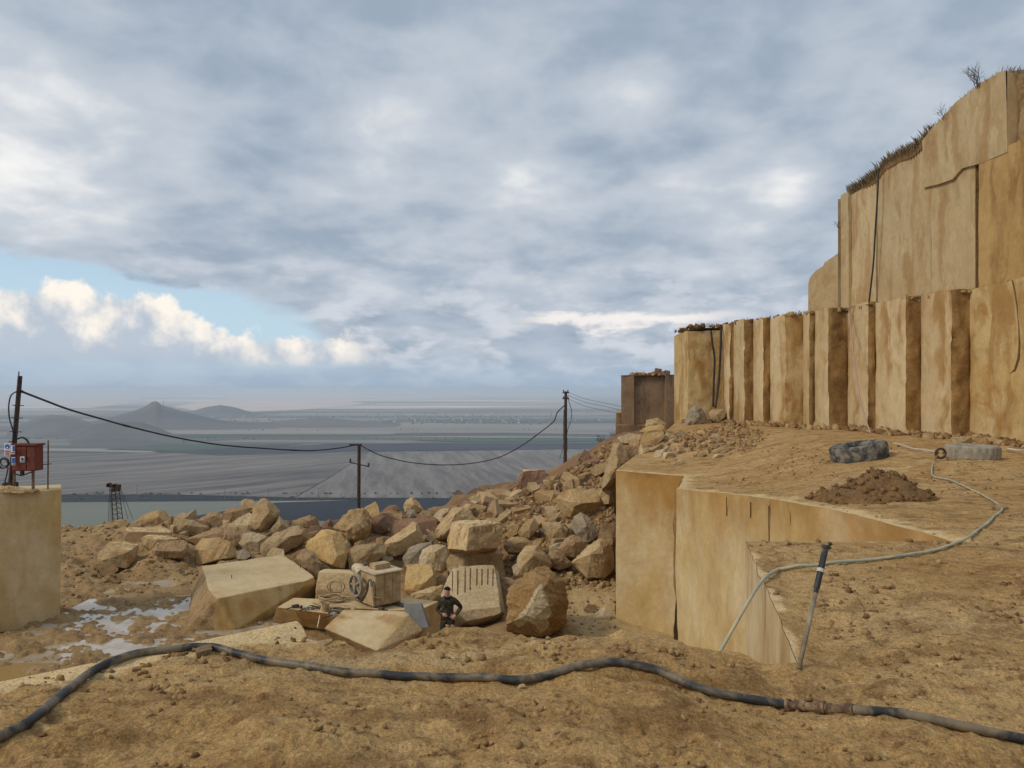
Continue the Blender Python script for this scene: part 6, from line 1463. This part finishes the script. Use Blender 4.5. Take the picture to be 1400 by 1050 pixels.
shrub('bare shrub leaning out over the curved edge left of the round one', ub(1296, -.05)+Vector((0, 0, -.1)), .65, 5, 1.2, -1.2, 3)
shrub('low bare bush at the top right corner of the cliff', ub(1400, .3)+Vector((0, 0, -.05)), .5, 8, 1.4, 0, 6)
shrub('bush low on the grassy slope beside the black cable', ub(1188, .1)+Vector((0, 0, -.1)), .8, 11, 1.3, -.2, 5)
shrub('sparse twigs sticking out from the far end of the upper face', Vector((UX+.1, uy(1153)+.3, 9.3)), .55, 14, 1.2, -1.5, 3)
shrub('dark low bush at the foot of the columns left of the black tyre', Vector((11.0, 29.5, -.08)), .35, 17, 2.2, 0, 8)
shrub('dry bush on the skyline left of the reddish stub', pix(826, 612, 43), .9, 19, 1.6, 0, 7)
shrub('dry bush on the skyline touching the tall pointed slab', pix(842, 606, 43.5), .9, 23, 1.6, 0, 7)
M_GRASS = chunk_mat('dry_grass', [(.12, .085, .045), (.20, .145, .075), (.27, .20, .11)], 0.0)
def grass(name, pts, h0, h1, seed, wid=.02):
    rr = np.random.default_rng(seed); n = len(pts); v, f, tn = [], [], []
    for i_, p in enumerate(pts):
        h_ = rr.uniform(h0, h1); a_ = rr.uniform(0, 6.28); lx, ly = rr.normal(0, .28, 2)*h_; w_ = wid*rr.uniform(.6, 1.3); k_ = len(v)
        v += [(p[0]-w_*math.cos(a_), p[1]-w_*math.sin(a_), p[2]-.03), (p[0]+w_*math.cos(a_), p[1]+w_*math.sin(a_), p[2]-.03), (p[0]+lx*.4, p[1]+ly*.4, p[2]+h_*.6), (p[0]+lx, p[1]+ly, p[2]+h_)]
        f += [(k_, k_+1, k_+2), (k_+2, k_+1, k_+3)]; tn += [rr.uniform()]*2
    o_ = mesh_obj(name, v, f, M_GRASS); at_ = o_.data.attributes.new('tint', 'FLOAT', 'FACE'); at_.data.foreach_set('value', np.array(tn, np.float32)); tag(o_, kind='stuff'); return o_
rr = np.random.default_rng(5)
uu = np.concatenate([rr.uniform(1160, 1274, 4200), rr.normal(1190, 12, 1500)]); uu = uu[(uu > 1157) & (uu < 1275)]; grass('dry_grass', [(UX+rr.uniform(-.08, .5), uy(u_), top_at(u_)-.06) for u_ in uu], .12, .50, 1, .007)
uu = rr.uniform(1272, 1470, 500); grass('dry_grass', [(UX-.1+rr.uniform(0, .5), uy(u_), top_at(u_)-.02) for u_ in uu], .06, .22, 2, .012)
gpt = []
for (a_, b_) in segs[:-1]:
    for _ in range(int(math.dist(a_, b_)*55)): s_ = rr.uniform(); gpt.append((a_[0]+(b_[0]-a_[0])*s_+rr.uniform(.15, 1.0), a_[1]+(b_[1]-a_[1])*s_, TOPZ-.05))
grass('dry_grass', gpt, .06, .24, 3, .012)
# dark turf lip on the upper edge
v, f = [], []; uu = np.linspace(1166, 1272, 60)
for u_ in uu:
    z_ = top_at(u_); k_ = .25*(1-abs((u_-1225)/60)**2)+.05
    for dx_, dz_ in ((-.015, -.10-k_*.55), (-.05, -.03), (0, .04+.03*math.sin(u_)), (.5, .08)): v.append((UX+dx_-16, uy(u_)-30, z_+dz_+.05*math.sin(u_*1.7)-TOPZ+.1))
for i in range(len(uu)-1):
    for j in range(3): f.append((4*i+j, 4*i+4+j, 4*i+5+j, 4*i+1+j))
mesh_obj('turf_lip', v, f, M_DIRT, upper, 4)
# crumbs on top of the reddish stub
rr = np.random.default_rng(9)
cp = np.stack([rr.uniform(fx(866), fx(915), 90), rr.uniform(fd+.3, fd+1.6, 90), np.full(90, zt_+.03)], -1); cs = rr.uniform(.08, .3, 90)
chunk_mesh('stub_rubble', cp-np.array([6.5, 45, -2]), cs, M_GRAVEL, farb, 3)
for k, (u_, w_, h_) in enumerate(((899, 9, 9), (906, 8, 6), (912, 7, 6))):
    o = bpy.data.objects.new('stone', LIB['purple'][k]); link(o); o.location = pix(u_, 511-h_*.3, 45.6); s_ = w_/F*45; o.scale = (s_*1.2, s_, h_/F*45*1.5); o.rotation_euler.z = k
    tag(o, ('dark blocky stone, leftmost on top of the reddish stub', 'dark flat stone in the middle on top of the reddish stub', 'dark stone rightmost on top of the reddish stub')[k], 'stone')
# far things on the plain
rr = np.random.default_rng(6); hv = []
for _ in range(330):
    u_ = rr.normal(640, 110); v_ = rr.uniform(569, 580) if rr.uniform() < .75 else rr.uniform(560, 569); x_, y_, z_ = far(u_, v_); hv.append((x_, y_, z_+3))
for _ in range(90):
    u_ = rr.normal(330, 60); v_ = rr.uniform(564, 578); x_, y_, z_ = far(u_, v_); hv.append((x_, y_, z_+3))
chunk_mesh('far_village', np.array(hv), rr.uniform(4, 11, len(hv)), chunk_mat('village_walls', [(.16, .13, .11), (.30, .27, .24), (.55, .52, .48)], 0), None, 8)
tv = []
for _ in range(500):
    u_ = rr.uniform(-50, 860); v_ = float(rr.choice([683.5, 676.5, 572, 588, 600, 581]))+rr.normal(0, .5); x_, y_, z_ = far(u_, v_); tv.append((x_, y_, z_+2))
chunk_mesh('far_trees', np.array(tv), rr.uniform(1.5, 4, len(tv)), chunk_mat('far_tree_mass', [(.03, .035, .025), (.05, .055, .04)], 0), None, 9)
M_PYL = flat_mat('pylon_grey', (.10, .10, .10), .8)
for k, (u_, v_, h_) in enumerate(((307, 683, 17), (367, 686, 18), (435, 682, 16), (640, 681, 18), (592, 682, 15), (187, 676, 14))):
    x_, y_, z_ = far(u_, v_); e_ = empty('power_pylon', (x_, y_, z_), 'tiny power pylon standing in the ploughed plain far below', 'pylon', 'pylons on the plain'); H_ = h_/F*y_
    bm = bmesh.new(); tube(bm, [(0, 0, 0), (0, 0, H_)], [.5, .25], 5); bm_obj('tower', bm, M_PYL, e_)
    bm = bmesh.new(); tube(bm, [(-2.2, 0, H_*.88), (2.2, 0, H_*.88)], .2, 4); bm_obj('crossarm', bm, M_PYL, e_)
x_ = (230.5-700)/F*3450; o = empty('radio_mast', (x_, 3400, CZ-(557-HZ)/F*3400), 'thin radio mast on the shoulder of the pointed hill', 'mast'); bm = bmesh.new(); tube(bm, [(0, 0, -8), (0, 0, 34)], [1.0, .5], 5); bm_obj('tower', bm, M_PYL, o)
bm = bmesh.new(); tube(bm, [(-2, 0, 26), (2, 0, 26)], .5, 4); bm_obj('antenna', bm, M_PYL, o)

# ================================================================== HAZE
m_ = bpy.data.materials.new('haze_air'); m_.use_nodes = True; t = NT(m_.node_tree)
pvn = t.n('ShaderNodeVolumePrincipled'); oo = t.n('ShaderNodeOutputMaterial'); t.link(pvn.outputs[0], oo.inputs['Volume'])
pvn.inputs['Color'].default_value = (.78, .88, 1.0, 1); pvn.inputs['Density'].default_value = 1.3e-4; pvn.inputs['Anisotropy'].default_value = 0.1
bm = bmesh.new(); box(bm, Vector((0, 28500, (-164+16)/2)), Vector((92000, 65000, 180)))
tag(bm_obj('haze', bm, m_), kind='stuff')
